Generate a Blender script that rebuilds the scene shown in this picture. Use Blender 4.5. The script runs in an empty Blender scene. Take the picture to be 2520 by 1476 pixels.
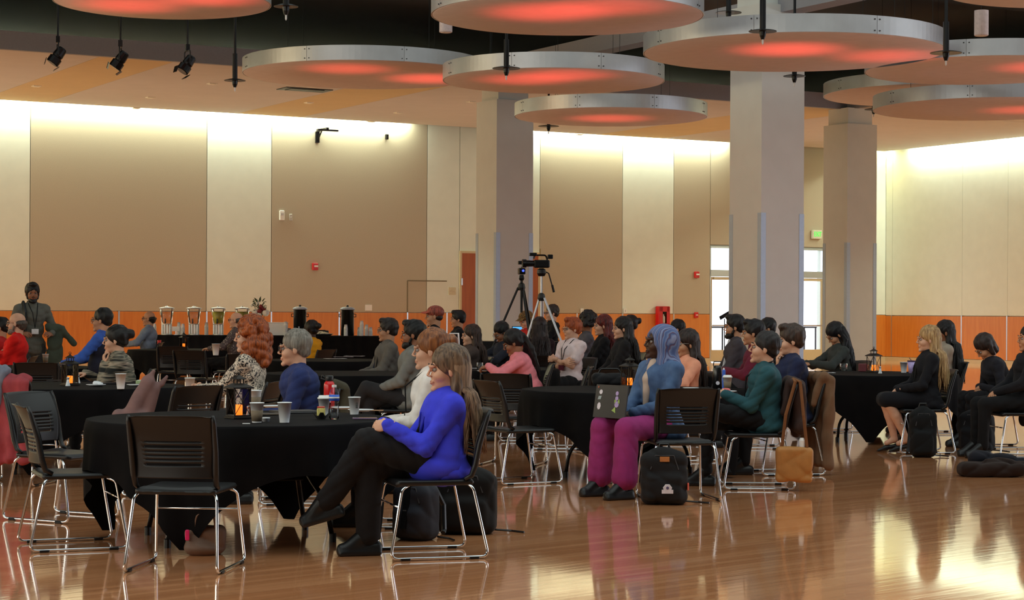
import bpy, math, random
import numpy as np
from mathutils import Vector, Matrix, Euler
random.seed(7); rng = np.random.default_rng(7)
SC = bpy.context.scene; COL = SC.collection
PI = math.pi
# ------------------------------------------------------------------ camera
F = 4800.0; H = 1.40; HOR = 768.0; ROLL = math.radians(0.3)
cd = bpy.data.cameras.new('camera'); cam = bpy.data.objects.new('camera', cd); COL.objects.link(cam)
cd.sensor_width = 36.0; cd.lens = F / 2520.0 * 36.0; cd.shift_y = (HOR - 738.0) / 2520.0
cd.clip_start = 0.1; cd.clip_end = 400
cam.location = (0, 0, H)
cam.matrix_world = Matrix.Translation((0, 0, H)) @ Matrix.Rotation(PI/2, 4, 'X') @ Matrix.Rotation(ROLL, 4, 'Z')
SC.camera = cam
vs = SC.view_settings
SC.display_settings.display_device = 'sRGB'
vs.view_transform = 'Standard'; vs.look = 'None'; vs.gamma = 1.0; vs.use_curve_mapping = False; vs.exposure = 0.0
SC.cycles.max_bounces = 9; SC.cycles.diffuse_bounces = 3; SC.cycles.glossy_bounces = 3
SC.cycles.transmission_bounces = 9; SC.cycles.transparent_max_bounces = 16
SC.cycles.caustics_reflective = False; SC.cycles.caustics_refractive = False
SC.cycles.sample_clamp_indirect = 4.0

def lin(r, g=None, b=None):
    if g is None: r, g, b = r
    return tuple((c/255/12.92) if c/255 <= .04045 else ((c/255+.055)/1.055)**2.4 for c in (r, g, b))
# ------------------------------------------------------------------ world: overcast daylight outside
w = bpy.data.worlds.new('world'); SC.world = w; w.use_nodes = True
bg = w.node_tree.nodes['Background']; bg.inputs[0].default_value = (.86, .93, 1.0, 1); bg.inputs[1].default_value = 3.0
# pixel helpers (coordinates of the 2520 x 1476 frame -> metres)
def unroll(px, py):
    dx, dy = px - 1260.0, py - HOR
    c, s = math.cos(ROLL), math.sin(ROLL)
    return dx*c + dy*s, -dx*s + dy*c
def W(px, py, Y):
    dx, dy = unroll(px, py); return Vector((dx/F*Y, Y, H - dy/F*Y))
def onz(px, py, z=0.0):
    dx, dy = unroll(px, py); Y = F*(H - z)/dy; return Vector((dx/F*Y, Y, z))
# wall frame: x along the back wall, y into it, z up
W0 = Vector((-11.97, 45.6, 0)); WA = math.atan2(13.2, 23.24)
WM = Matrix.Translation(W0) @ Matrix.Rotation(WA, 4, 'Z'); WI = WM.inverted()
def wallx(px, py=600, y=0.0):
    dx, dy = unroll(px, py); d = WI.to_3x3() @ Vector((dx/F, 1, 0)); o = WI @ Vector((0, 0, 0))
    t = (y - o.y)/d.y; return o.x + d.x*t
def wallp(px, py, y=0.0):
    dx, dy = unroll(px, py); d = WI.to_3x3() @ Vector((dx/F, 1, -dy/F)); o = WI @ Vector((0, 0, H))
    t = (y - o.y)/d.y; return o + d*t
def rwallp(px, py, x):
    dx, dy = unroll(px, py); d = WI.to_3x3() @ Vector((dx/F, 1, -dy/F)); o = WI @ Vector((0, 0, H))
    t = (x - o.x)/d.x; return o + d*t
CX = wallx(2180, 600); HC = 6.24
XL, YN = -20.0, -62.0
# ------------------------------------------------------------------ lights
def area(name, mat4, sx, sy, power, color, spread=PI):
    l = bpy.data.lights.new(name, 'AREA'); l.shape = 'RECTANGLE'; l.size = sx; l.size_y = sy
    l.energy = power; l.color = color; l.spread = spread
    o = bpy.data.objects.new(name, l); COL.objects.link(o); o.matrix_world = mat4; return o
def wl(x, y, z, rx=0, ry=0, rz=0):
    return WM @ Matrix.Translation((x, y, z)) @ Euler((rx, ry, rz)).to_matrix().to_4x4()
# cove wall washers in the slot between soffit and wall (aimed down the wall)
xa, xb, xc, xd = wallx(1010, 330), wallx(1310, 330), wallx(1800, 350), wallx(2030, 360)
COVE = (.92, 1.0, .74)
area('cove_light', wl((XL+xa)/2, -.13, 6.42, math.radians(4)), xa-XL-.2, .12, 46*(xa-XL), COVE)
area('cove_light', wl((xb+xc)/2-.2, -.13, 6.42, math.radians(4)), xc-xb, .12, 50*(xc-xb), COVE)
area('cove_light', wl((xd+CX)/2+.8, -.13, 6.42, math.radians(4)), (CX-xd)*.45, .12, 36*(CX-xd)*.45, (1, .86, .36))
area('cove_light', WM @ Matrix.Translation((CX-.13, -11.2, 6.42)) @ Euler((0, math.radians(4), 0)).to_matrix().to_4x4(), .12, 20, 46*20, COVE)
# unseen ambient fill lamps added above the audience, and daylight from the glazed side of the hall out of frame right
area('ambient_fill', wl(1, -22, 7.3), 16, 12, 330, (.90, 1, .96))
area('ambient_fill', wl(-5, -37, 7.3), 18, 12, 900, (.90, 1, .96))
area('ambient_fill', wl(12, -34, 7.3), 14, 14, 560, (.90, 1, .98))
area('column_warm_fill', WM @ Matrix.Translation((XL+.5, -12, 4.6)) @ Euler((0, -PI/2, 0)).to_matrix().to_4x4(), 2, 12, 850, (1, .84, .50))  # added fill, no real fixture: warms the columns' left faces and the buffet
area('soffit_upfill', wl(6, -4.8, .6, PI), 26, 4, 120, (.95, 1, .84))  # unseen upward lamp near the floor, added to brighten the soffit
area('daylight', WM @ Matrix.Translation((CX-.3, -40, 2.6)) @ Euler((0, PI/2, 0)).to_matrix().to_4x4(), 4.2, 26, 1500, (.78, .88, 1.0))
area('stage_light', WM @ Matrix.Translation((XL+.5, -34, 4.0)) @ Euler((0, -PI/2-.1, 0)).to_matrix().to_4x4(), 3.0, 22, 900, (.98, .96, .84))
# ------------------------------------------------------------------ materials
MATS = {}
def mat(name, rgb, rough=.6, metal=0.0, spec=.5, noise=.06, nscale=30, bump=0.0, bscale=200, emit=None, estr=0, sheen=0, coat=0, alpha=1.0, trans=0):
    if name in MATS: return MATS[name]
    m = bpy.data.materials.new(name); m.use_nodes = True; nt = m.node_tree; n = nt.nodes; L = nt.links
    b = n['Principled BSDF']; c = lin(rgb)
    b.inputs['Roughness'].default_value = rough; b.inputs['Metallic'].default_value = metal
    b.inputs['Specular IOR Level'].default_value = spec
    if sheen: b.inputs['Sheen Weight'].default_value = sheen
    if coat: b.inputs['Coat Weight'].default_value = coat; b.inputs['Coat Roughness'].default_value = .05
    if alpha < 1: b.inputs['Alpha'].default_value = alpha
    if trans: b.inputs['Transmission Weight'].default_value = trans
    tc = n.new('ShaderNodeTexCoord')
    if noise:
        t = n.new('ShaderNodeTexNoise'); t.inputs['Scale'].default_value = nscale; t.inputs['Detail'].default_value = 3
        L.new(tc.outputs['Object'], t.inputs['Vector'])
        r = n.new('ShaderNodeValToRGB'); r.color_ramp.elements[0].position = .3; r.color_ramp.elements[1].position = .7
        r.color_ramp.elements[0].color = (*[x*(1-noise*1.6) for x in c], 1); r.color_ramp.elements[1].color = (*[min(1, x*(1+noise*1.6)) for x in c], 1)
        L.new(t.outputs['Fac'], r.inputs[0]); L.new(r.outputs[0], b.inputs['Base Color'])
    else: b.inputs['Base Color'].default_value = (*c, 1)
    if bump:
        t2 = n.new('ShaderNodeTexNoise'); t2.inputs['Scale'].default_value = bscale; L.new(tc.outputs['Object'], t2.inputs['Vector'])
        bp = n.new('ShaderNodeBump'); bp.inputs['Strength'].default_value = bump; bp.inputs['Distance'].default_value = .01
        L.new(t2.outputs['Fac'], bp.inputs['Height']); L.new(bp.outputs[0], b.inputs['Normal'])
    if emit: b.inputs['Emission Color'].default_value = (*lin(emit), 1); b.inputs['Emission Strength'].default_value = estr
    MATS[name] = m; return m
def ramp_mat(name, build, rough=.7, **kw):
    m = mat(name, (128, 128, 128), rough, noise=0, **kw); nt = m.node_tree
    out = build(nt.nodes, nt.links, next(x for x in nt.nodes if x.type == 'TEX_COORD'))
    nt.links.new(out, nt.nodes['Principled BSDF'].inputs['Base Color']); return m
def cr(n, stops, interp='LINEAR'):
    r = n.new('ShaderNodeValToRGB'); e = r.color_ramp.elements; r.color_ramp.interpolation = interp
    e[0].position, e[0].color = stops[0][0], (*lin(stops[0][1]), 1); e[1].position, e[1].color = stops[-1][0], (*lin(stops[-1][1]), 1)
    for p, c in stops[1:-1]:
        x = e.new(p); x.color = (*lin(c), 1)
    return r
def clearmix(m, f, tint=(1, 1, 1)):
    n = m.node_tree.nodes; L = m.node_tree.links; t = n.new('ShaderNodeBsdfTransparent'); t.inputs[0].default_value = (*tint, 1)
    g = n.new('ShaderNodeBsdfGlossy'); g.inputs['Roughness'].default_value = .04; x = n.new('ShaderNodeMixShader'); lw = n.new('ShaderNodeLayerWeight'); lw.inputs[0].default_value = .12
    a = n.new('ShaderNodeMath'); a.operation = 'ADD'; a.use_clamp = True; a.inputs[1].default_value = f; L.new(lw.outputs['Fresnel'], a.inputs[0]); L.new(a.outputs[0], x.inputs[0])
    L.new(t.outputs[0], x.inputs[1]); L.new(g.outputs[0], x.inputs[2]); L.new(x.outputs[0], n['Material Output'].inputs['Surface'])
def fabric(name, rgb, rough=.85, noise=.07): return mat(name, rgb, rough, spec=.25, noise=noise, nscale=14, bump=.12, bscale=260, sheen=.03)
# ------------------------------------------------------------------ mesh helpers
def mk(name, verts, faces, m=None, parent=None, smooth=False, mats=None, midx=None):
    me = bpy.data.meshes.new(name)
    if isinstance(verts, np.ndarray) and isinstance(faces, np.ndarray):
        nv, nf, k = len(verts), len(faces), faces.shape[1]
        me.vertices.add(nv); me.vertices.foreach_set('co', verts.astype(np.float32).ravel())
        me.loops.add(nf*k); me.loops.foreach_set('vertex_index', faces.astype(np.int32).ravel())
        me.polygons.add(nf); me.polygons.foreach_set('loop_start', np.arange(0, nf*k, k, dtype=np.int32))
        me.update(calc_edges=True)
    else:
        me.from_pydata([tuple(v) for v in verts], [], [tuple(f) for f in faces])
    if mats:
        for x in mats: me.materials.append(x)
    elif m: me.materials.append(m)
    if midx is not None: me.polygons.foreach_set('material_index', np.array(midx, dtype=np.int32))
    if smooth: me.polygons.foreach_set('use_smooth', np.ones(len(me.polygons), dtype=bool))
    me.update()
    o = bpy.data.objects.new(name, me); COL.objects.link(o)
    if parent: o.parent = parent
    return o
class MB:
    def __init__(s): s.v = []; s.f = []; s.m = []; s.cm = 0
    def add(s, vs_, fs): 
        k = len(s.v); s.v += [Vector(v) for v in vs_]; s.f += [tuple(i+k for i in f) for f in fs]; s.m += [s.cm]*len(fs); return s
    def box(s, c, h, R=None, taper=1.0, bev=0.0):
        c = Vector(c); P = []
        if bev <= 0:
            for z in (-1, 1):
                t = taper if z > 0 else 1
                for x, y in ((-1, -1), (1, -1), (1, 1), (-1, 1)): P.append(Vector((x*h[0]*t, y*h[1]*t, z*h[2])))
            Fc = [(0, 3, 2, 1), (4, 5, 6, 7), (0, 1, 5, 4), (1, 2, 6, 5), (2, 3, 7, 6), (3, 0, 4, 7)]
        else:
            rings = []
            b = bev
            for z, ins in ((-h[2], b), (-h[2]+b, 0), (h[2]-b, 0), (h[2], b)):
                t = 1+(taper-1)*(z/h[2]+1)/2; X, Y = h[0]*t-ins, h[1]*t-ins; r = b
                for x, y in ((-X+r, -Y), (X-r, -Y), (X, -Y+r), (X, Y-r), (X-r, Y), (-X+r, Y), (-X, Y-r), (-X, -Y+r)): P.append(Vector((x, y, z)))
            Fc = [tuple(range(7, -1, -1)), tuple(range(24, 32))]
            for k in range(3):
                for i in range(8): j = (i+1) % 8; Fc.append((k*8+i, k*8+j, k*8+8+j, k*8+8+i))
        if R is not None: P = [R @ p for p in P]
        return s.add([p + c for p in P], Fc)
    def tube(s, pts, r, n=8, closed=False, cap=True):
        pts = [Vector(p) for p in pts]; rs = r if isinstance(r, (list, tuple)) else [r]*len(pts)
        V = []; N = len(pts); up = Vector((0, 0, 1)); prev = None
        for i, p in enumerate(pts):
            a = pts[(i-1) % N] if (closed or i > 0) else p; b = pts[(i+1) % N] if (closed or i < N-1) else p
            t = (b-a).normalized()
            if prev is None: u = t.cross(up); u = u if u.length > .1 else t.cross(Vector((1, 0, 0)))
            else: u = prev - t*prev.dot(t)
            u.normalize(); prev = u; q = t.cross(u)
            for k in range(n): a_ = 2*PI*k/n; V.append(p + (u*math.cos(a_) + q*math.sin(a_))*rs[i])
        Fc = []
        for i in range(N if closed else N-1):
            for k in range(n):
                a0 = i*n+k; a1 = i*n+(k+1) % n; j = (i+1) % N; Fc.append((a0, j*n+k, j*n+(k+1) % n, a1))
        if cap and not closed: Fc += [tuple(range(n)), tuple((N-1)*n+k for k in range(n-1, -1, -1))]
        return s.add(V, Fc)
    def lathe(s, prof, n=20, c=(0, 0, 0), R=None, sx=1, sy=1):
        V = []; Fc = []; c = Vector(c)
        for r, z in prof:
            for k in range(n): a = 2*PI*k/n; p = Vector((r*math.cos(a)*sx, r*math.sin(a)*sy, z)); V.append((R @ p if R is not None else p) + c)
        for i in range(len(prof)-1):
            for k in range(n): Fc.append((i*n+k, i*n+(k+1) % n, i*n+n+(k+1) % n, i*n+n+k))
        if prof[0][0] > 1e-4: Fc.append(tuple(range(n-1, -1, -1)))
        if prof[-1][0] > 1e-4: Fc.append(tuple((len(prof)-1)*n+k for k in range(n)))
        return s.add(V, Fc)
    def o(s, name, m=None, parent=None, smooth=False, mats=None):
        return mk(name, s.v, s.f, m, parent, smooth, mats, s.m if mats else None)
def tag(o, label=None, cat=None, group=None, kind=None):
    for k, v in (('label', label), ('category', cat), ('group', group), ('kind', kind)):
        if v: o[k] = v
    return o
def empty(name, loc=(0, 0, 0), rz=0, label=None, cat=None, group=None, mw=None):
    o = bpy.data.objects.new(name, None); COL.objects.link(o); o.empty_display_size = .1
    if mw is not None: o.matrix_world = mw
    else: o.location = loc; o.rotation_euler = (0, 0, rz)
    return tag(o, label, cat, group)
KIDS = {}
def reg(root, kids): KIDS[root.name] = kids
def dup(root, loc=None, rz=0, label=None, group=None, mw=None):
    r = root.copy(); COL.objects.link(r)
    if mw is not None: r.matrix_world = mw
    else: r.location = loc; r.rotation_euler = (0, 0, rz)
    if label: r['label'] = label
    if group: r['group'] = group
    for ch in root.children:
        c = ch.copy(); COL.objects.link(c); c.parent = r
        for g in ch.children:
            d = g.copy(); COL.objects.link(d); d.parent = c
    return r
def struct(o, kind='structure'): o['kind'] = kind; return o
def ell3(*a): return Vector(a)
def fillet(pts, r=.05, n=4):
    out = [Vector(pts[0])]
    for i in range(1, len(pts)-1):
        p0, p, p1 = Vector(pts[i-1]), Vector(pts[i]), Vector(pts[i+1])
        a = (p0-p); b = (p1-p); q = min(r, a.length*.45, b.length*.45); A = p+a.normalized()*q; B = p+b.normalized()*q
        for k in range(n+1): t = k/n; out.append(A*(1-t)**2 + p*2*t*(1-t) + B*t*t)
    out.append(Vector(pts[-1])); return out
# ------------------------------------------------------------------ signed-distance modelling (numpy surface nets)
class Sdf:
    def __init__(s, vox=.008, k=.02): s.p = []; s.vox = vox; s.k = k; s.warp = None
    def cap(s, a, b, r0, r1=None, k=None, cut=False):
        r1 = r0 if r1 is None else r1; a = np.array(a, float); b = np.array(b, float)
        lo = np.minimum(a-r0, b-r1); hi = np.maximum(a+r0, b+r1)
        def f(x, y, z):
            ba = b-a; q = max(ba@ba, 1e-9); X, Y, Z = x-a[0], y-a[1], z-a[2]
            h = np.clip((X*ba[0]+Y*ba[1]+Z*ba[2])/q, 0, 1)
            return np.sqrt((X-h*ba[0])**2+(Y-h*ba[1])**2+(Z-h*ba[2])**2) - (r0+(r1-r0)*h)
        s.p.append((f, lo, hi, s.k if k is None else k, cut)); return s
    def ell(s, c, r, R=None, k=None, cut=False):
        c = np.array(c, float); r = np.array(r, float)
        if R is None: e = r; Q = None
        else: Q = np.array(R.to_3x3()); e = np.sqrt(((Q*r)**2).sum(1))
        def f(x, y, z):
            X, Y, Z = x-c[0], y-c[1], z-c[2]
            if Q is not None: X, Y, Z = X*Q[0, 0]+Y*Q[1, 0]+Z*Q[2, 0], X*Q[0, 1]+Y*Q[1, 1]+Z*Q[2, 1], X*Q[0, 2]+Y*Q[1, 2]+Z*Q[2, 2]
            k0 = np.sqrt((X/r[0])**2+(Y/r[1])**2+(Z/r[2])**2)+1e-6; k1 = np.sqrt((X/r[0]**2)**2+(Y/r[1]**2)**2+(Z/r[2]**2)**2)+1e-6
            return k0*(k0-1)/k1
        s.p.append((f, c-e, c+e, s.k if k is None else k, cut)); return s
    def box(s, c, h, r=.02, R=None, k=None, cut=False):
        c = np.array(c, float); h = np.array(h, float)-r
        Q = np.array(R.to_3x3()) if R is not None else np.eye(3); e = np.abs(Q) @ (h+r)
        def f(x, y, z):
            X, Y, Z = x-c[0], y-c[1], z-c[2]
            X, Y, Z = X*Q[0, 0]+Y*Q[1, 0]+Z*Q[2, 0], X*Q[0, 1]+Y*Q[1, 1]+Z*Q[2, 1], X*Q[0, 2]+Y*Q[1, 2]+Z*Q[2, 2]
            a, b, d = np.abs(X)-h[0], np.abs(Y)-h[1], np.abs(Z)-h[2]
            return np.sqrt(np.maximum(a, 0)**2+np.maximum(b, 0)**2+np.maximum(d, 0)**2)+np.minimum(np.maximum(a, np.maximum(b, d)), 0)-r
        s.p.append((f, c-e, c+e, s.k if k is None else k, cut)); return s
    def mesh(s):
        v = s.vox; pos = [p for p in s.p if not p[4]]
        lo = np.min([p[1] for p in pos], 0)-3*v; hi = np.max([p[2] for p in pos], 0)+3*v
        n = np.ceil((hi-lo)/v).astype(int)+1
        ax = [(lo[i]+np.arange(n[i])*v).astype(np.float32) for i in range(3)]
        D = np.full(n, .08, np.float32)
        for f, a, b, k, cut in s.p:
            m = max(k, 2*v)+v
            i0 = np.maximum(0, np.floor((a-m-lo)/v).astype(int)); i1 = np.minimum(n, np.ceil((b+m-lo)/v).astype(int)+1)
            if (i1 <= i0).any(): continue
            x = ax[0][i0[0]:i1[0], None, None]; y = ax[1][None, i0[1]:i1[1], None]; z = ax[2][None, None, i0[2]:i1[2]]
            d = f(x, y, z).astype(np.float32); sl = tuple(slice(i0[i], i1[i]) for i in range(3)); E = D[sl]
            if cut: d = -d; h = np.clip(.5-.5*(E-d)/k, 0, 1) if k > 0 else None; D[sl] = np.maximum(E, d) if k <= 0 else E*(1-h)+d*h+k*h*(1-h)
            elif k > 0: h = np.clip(.5+.5*(E-d)/k, 0, 1); D[sl] = E*(1-h)+d*h-k*h*(1-h)
            else: D[sl] = np.minimum(E, d)
        if s.warp is not None: D = D + s.warp(ax[0][:, None, None], ax[1][None, :, None], ax[2][None, None, :]).astype(np.float32)
        S = D < 0
        c = S[:-1, :-1, :-1].astype(np.int8)
        corners = [(i, j, k) for i in (0, 1) for j in (0, 1) for k in (0, 1)]
        cnt = np.zeros(tuple(n-1), np.int8)
        for (i, j, k) in corners: cnt += S[i:n[0]-1+i, j:n[1]-1+j, k:n[2]-1+k]
        act = (cnt > 0) & (cnt < 8); I = np.argwhere(act); idx = np.full(act.shape, -1, np.int64); idx[act] = np.arange(len(I))
        val = {q: D[I[:, 0]+q[0], I[:, 1]+q[1], I[:, 2]+q[2]] for q in corners}
        acc = np.zeros((len(I), 3)); num = np.zeros(len(I))
        for q in corners:
            for a_ in range(3):
                if q[a_] == 0:
                    q2 = list(q); q2[a_] = 1; q2 = tuple(q2); A, B = val[q], val[q2]; m = (A < 0) != (B < 0)
                    t = np.where(m, A/(np.where(m, A-B, 1)), 0); p = np.zeros((len(I), 3)); p[:] = q; p[:, a_] += t
                    acc[m] += p[m]; num[m] += 1
        V = lo + (I + acc/num[:, None])*v
        Q = []
        for a_ in range(3):
            b_, c_ = (a_+1) % 3, (a_+2) % 3
            s0 = [slice(1, -1)]*3; s0[a_] = slice(0, n[a_]-1); s1 = list(s0); s1[a_] = slice(1, n[a_])
            s0[b_] = slice(1, n[b_]-1); s0[c_] = slice(1, n[c_]-1); s1[b_] = s0[b_]; s1[c_] = s0[c_]
            A = S[tuple(s0)]; B = S[tuple(s1)]; E = np.argwhere(A != B); off = np.zeros(3, int); off[b_] = 1; off[c_] = 1; P = E+off
            ins = A[tuple(E.T)]
            def g(db, dc):
                q = P.copy(); q[:, b_] += db; q[:, c_] += dc; return idx[tuple(q.T)]
            q = np.stack([g(-1, -1), g(0, -1), g(0, 0), g(-1, 0)], 1); q[~ins] = q[~ins][:, ::-1]; Q.append(q)
        return V, np.concatenate(Q)
    def o(s, name, m=None, parent=None):
        V, Fq = s.mesh(); return mk(name, V, Fq, m, parent, True)
def wrinkle(amp=.004, fx=38, fz=26, ph=0.0):
    def f(x, y, z):
        w1 = np.sin(fx*.62*(z+.55*x)+2.4*np.sin(7*y+ph)+ph); w2 = np.sin(fz*.7*(z*.5-x+.4*y)+2.0*np.sin(8*z+ph*2))
        return amp*2.6*((1-np.abs(w1))**2*(.5+.5*np.sin(6*x+5*y+ph)) + (1-np.abs(w2))**2*(.5+.5*np.sin(7*z-4*y+ph)) - .25)
    return f
# ------------------------------------------------------------------ setting
def b_floor(n, L, tc):
    mp = n.new('ShaderNodeMapping'); mp.inputs['Rotation'].default_value = (0, 0, math.radians(-14)); L.new(tc.outputs['Object'], mp.inputs[0])
    br = n.new('ShaderNodeTexBrick'); br.inputs['Scale'].default_value = 1.0; br.inputs['Brick Width'].default_value = 1.9; br.inputs['Row Height'].default_value = .075
    br.inputs['Mortar Size'].default_value = .0012; br.inputs['Color1'].default_value = (*lin(236, 166, 116), 1); br.inputs['Color2'].default_value = (*lin(218, 146, 98), 1)
    br.inputs['Mortar'].default_value = (*lin(112, 74, 46), 1); br.offset = .37; L.new(mp.outputs[0], br.inputs['Vector'])
    no = n.new('ShaderNodeTexNoise'); no.inputs['Scale'].default_value = 1.2; no.inputs['Detail'].default_value = 4
    sc = n.new('ShaderNodeMapping'); sc.inputs['Scale'].default_value = (.5, 9, 1); L.new(mp.outputs[0], sc.inputs[0]); L.new(sc.outputs[0], no.inputs['Vector'])
    mx = n.new('ShaderNodeMix'); mx.data_type = 'RGBA'; mx.blend_type = 'MULTIPLY'; mx.inputs[0].default_value = .45
    r = cr(n, [(.3, (205, 190, 180)), (.7, (255, 255, 255))]); L.new(no.outputs['Fac'], r.inputs[0])
    L.new(br.outputs['Color'], mx.inputs[6]); L.new(r.outputs[0], mx.inputs[7])
    b = n['Principled BSDF']; w2 = n.new('ShaderNodeTexNoise'); w2.inputs['Scale'].default_value = 1.0; w2.inputs['Detail'].default_value = 2
    s2 = n.new('ShaderNodeMapping'); s2.inputs['Scale'].default_value = (1.2, 15, 1); L.new(mp.outputs[0], s2.inputs[0]); L.new(s2.outputs[0], w2.inputs['Vector'])
    bp = n.new('ShaderNodeBump'); bp.inputs['Strength'].default_value = .05; bp.inputs['Distance'].default_value = .02
    L.new(w2.outputs['Fac'], bp.inputs['Height']); L.new(bp.outputs[0], b.inputs['Normal'])
    return mx.outputs[2]
M_floor = ramp_mat('maple_floor', b_floor, rough=.085, spec=.5, coat=.6)
M_cream = mat('cream_paint', (222, 228, 220), .8, noise=.015, nscale=3)
M_taupe = mat('taupe_fabric_panel', (182, 172, 154), .9, noise=.03, nscale=60, bump=.05)
def b_wood(c1, c2):
    def f(n, L, tc):
        mp = n.new('ShaderNodeMapping'); mp.inputs['Scale'].default_value = (9, 9, .7); L.new(tc.outputs['Object'], mp.inputs[0])
        no = n.new('ShaderNodeTexNoise'); no.inputs['Scale'].default_value = 2; no.inputs['Detail'].default_value = 6; L.new(mp.outputs[0], no.inputs['Vector'])
        r = cr(n, [(.3, c1), (.7, c2)]); L.new(no.outputs['Fac'], r.inputs[0]); return r.outputs[0]
    return f
M_wains = ramp_mat('cherry_wainscot', b_wood((200, 118, 42), (212, 134, 54)), rough=.45)
M_door = ramp_mat('cherry_door', b_wood((150, 74, 30), (168, 88, 38)), rough=.45)
M_alu = mat('aluminium', (190, 195, 200), .35, .9, noise=.02)
M_steel = mat('brushed_steel', (178, 190, 206), .5, .35, noise=.02)
M_black = mat('black_paint', (5, 5, 8), .8, noise=.05, nscale=3)
M_beam = mat('gray_beam_paint', (150, 150, 156), .7, noise=.02)
M_soff1 = mat('soffit_mauve', (206, 200, 194), .9, noise=.015, nscale=2)
M_soff2 = mat('soffit_tan', (212, 188, 142), .9, noise=.015, nscale=2)
M_col = mat('column_paint', (218, 218, 212), .7, noise=.015, nscale=3)
M_white = mat('white_plastic', (232, 232, 230), .5, noise=.01)
M_red = mat('red_paint', (190, 20, 26), .4, noise=.02)
M_bp = mat('black_plastic', (16, 16, 18), .42, spec=.45, noise=.04)
M_bm = mat('black_metal', (16, 16, 18), .35, metal=.5, noise=.03)
M_glass = mat('clear_glass', (250, 252, 255), .02, noise=0, trans=1.0); clearmix(M_glass, .02)
M_beige = mat('beige_metal', (200, 184, 150), .5, noise=.02)
fl = MB(); fl.box(((XL+CX)/2, YN/2, -.1), ((CX-XL)/2+.3, -YN/2+.3, .1)); f_ = fl.o('floor', M_floor); f_.matrix_world = WM; struct(f_)
def wbox(mb, x0, x1, y0, y1, z0, z1): mb.box(((x0+x1)/2, (y0+y1)/2, (z0+z1)/2), ((x1-x0)/2, (y1-y0)/2, (z1-z0)/2)); return mb
def wpart(name, x0, x1, y0, y1, z0, z1, m, parent=None):
    o = wbox(MB(), x0, x1, y0, y1, z0, z1).o(name, m, parent)
    if parent is None: o.matrix_world = WM; struct(o)
    return o
ZW, ZT = 1.37, 7.5
dx0, dx1 = wallx(1135, 700), wallx(1323, 700); dz = wallp(1150, 623).z
ex0, ex1 = wallx(1747, 700), wallx(2029, 700); ez = wallp(1770, 606).z
m_ = MB(); wbox(m_, XL-.3, ex0, .06, .35, 0, ZT); wbox(m_, ex1, CX+.35, .06, .35, 0, ZT); wbox(m_, ex0, ex1, .06, .35, ez, ZT)
wall = m_.o('wall_back', M_cream); wall.matrix_world = WM; struct(wall)
G = .008
def panel(p0, p1, m, z0=ZW+.012, z1=ZT, parent=wall):
    x0 = p0 if isinstance(p0, float) else wallx(p0, 500); x1 = p1 if isinstance(p1, float) else wallx(p1, 500)
    wpart('wall_panel', x0+G, x1-G, 0, .055, z0, z1, m, parent)
panel(XL, 74, M_cream); panel(74, 509, M_taupe); panel(509, 668, M_cream); panel(668, 1051, M_taupe); panel(1051, dx0-.06, M_cream)
panel(dx0-.06, dx1+.06, M_cream, z0=dz+.06); panel(dx1+.06, 1532, M_taupe); panel(1532, 1658, M_cream); panel(1658, ex0, M_taupe)
panel(ex0, ex1, M_taupe, z0=ez+.05); panel(ex1, 2080, M_taupe); panel(2080, CX, M_cream)
wx = [XL, XL+2, wallx(-140), wallx(75), wallx(293), wallx(509), wallx(668), wallx(835), wallx(1003), wallx(1100), dx0-.06]
wx2 = [dx1+.06, wallx(1420), wallx(1532), wallx(1658), ex0]; wx3 = [ex1, wallx(2090), CX]
for lst in (wx, wx2, wx3):
    for a_, b_ in zip(lst[:-1], lst[1:]):
        if b_-a_ > .1: wpart('wainscot_panel', a_+.02, b_-.02, -.02, .055, .13, ZW, M_wains, wall)
    for a_ in lst[1:-1]: wpart('joint_strip', a_-.018, a_+.018, -.024, .05, .13, ZW+.01, M_alu, wall)
for i_, (a_, b_) in enumerate(((XL, dx0-.06), (dx1+.06, ex0), (ex1, CX))): wpart('baseboard_back', a_, b_, -.03, .055, 0, .12, M_beige)
# right wall
rw = wpart('wall_right', CX+.06, CX+.35, YN-.3, .05, 0, ZT, M_cream)
ys = [0, rwallp(2195, 800, CX).y, rwallp(2367, 800, CX).y, rwallp(2479, 800, CX).y]; st = 3.1
while ys[-1] > YN+3: ys.append(ys[-1]-st)
ys.append(YN)
for a_, b_ in zip(ys[:-1], ys[1:]):
    if a_-b_ > .1:
        wpart('wainscot_panel', CX-.02, CX+.05, b_+.02, a_-.02, .13, ZW-.02, M_wains, rw); wpart('wall_panel', CX, CX+.05, b_+.004, a_-.004, ZW, ZT, M_cream, rw)
    wpart('joint_strip', CX-.024, CX+.05, b_-.018, b_+.018, .13, ZW, M_alu, rw)
wpart('baseboard_right', CX-.03, CX+.05, YN, 0, 0, .12, M_beige)
wpart('wall_left', XL-.3, XL, YN-.3, .05, 0, ZT, M_taupe); wpart('wall_front', XL, CX, YN-.3, YN, 0, ZT, M_taupe)
wpart('ceiling', XL-.3, CX+.35, YN-.3, .35, 7.6, 7.8, M_black)
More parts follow.
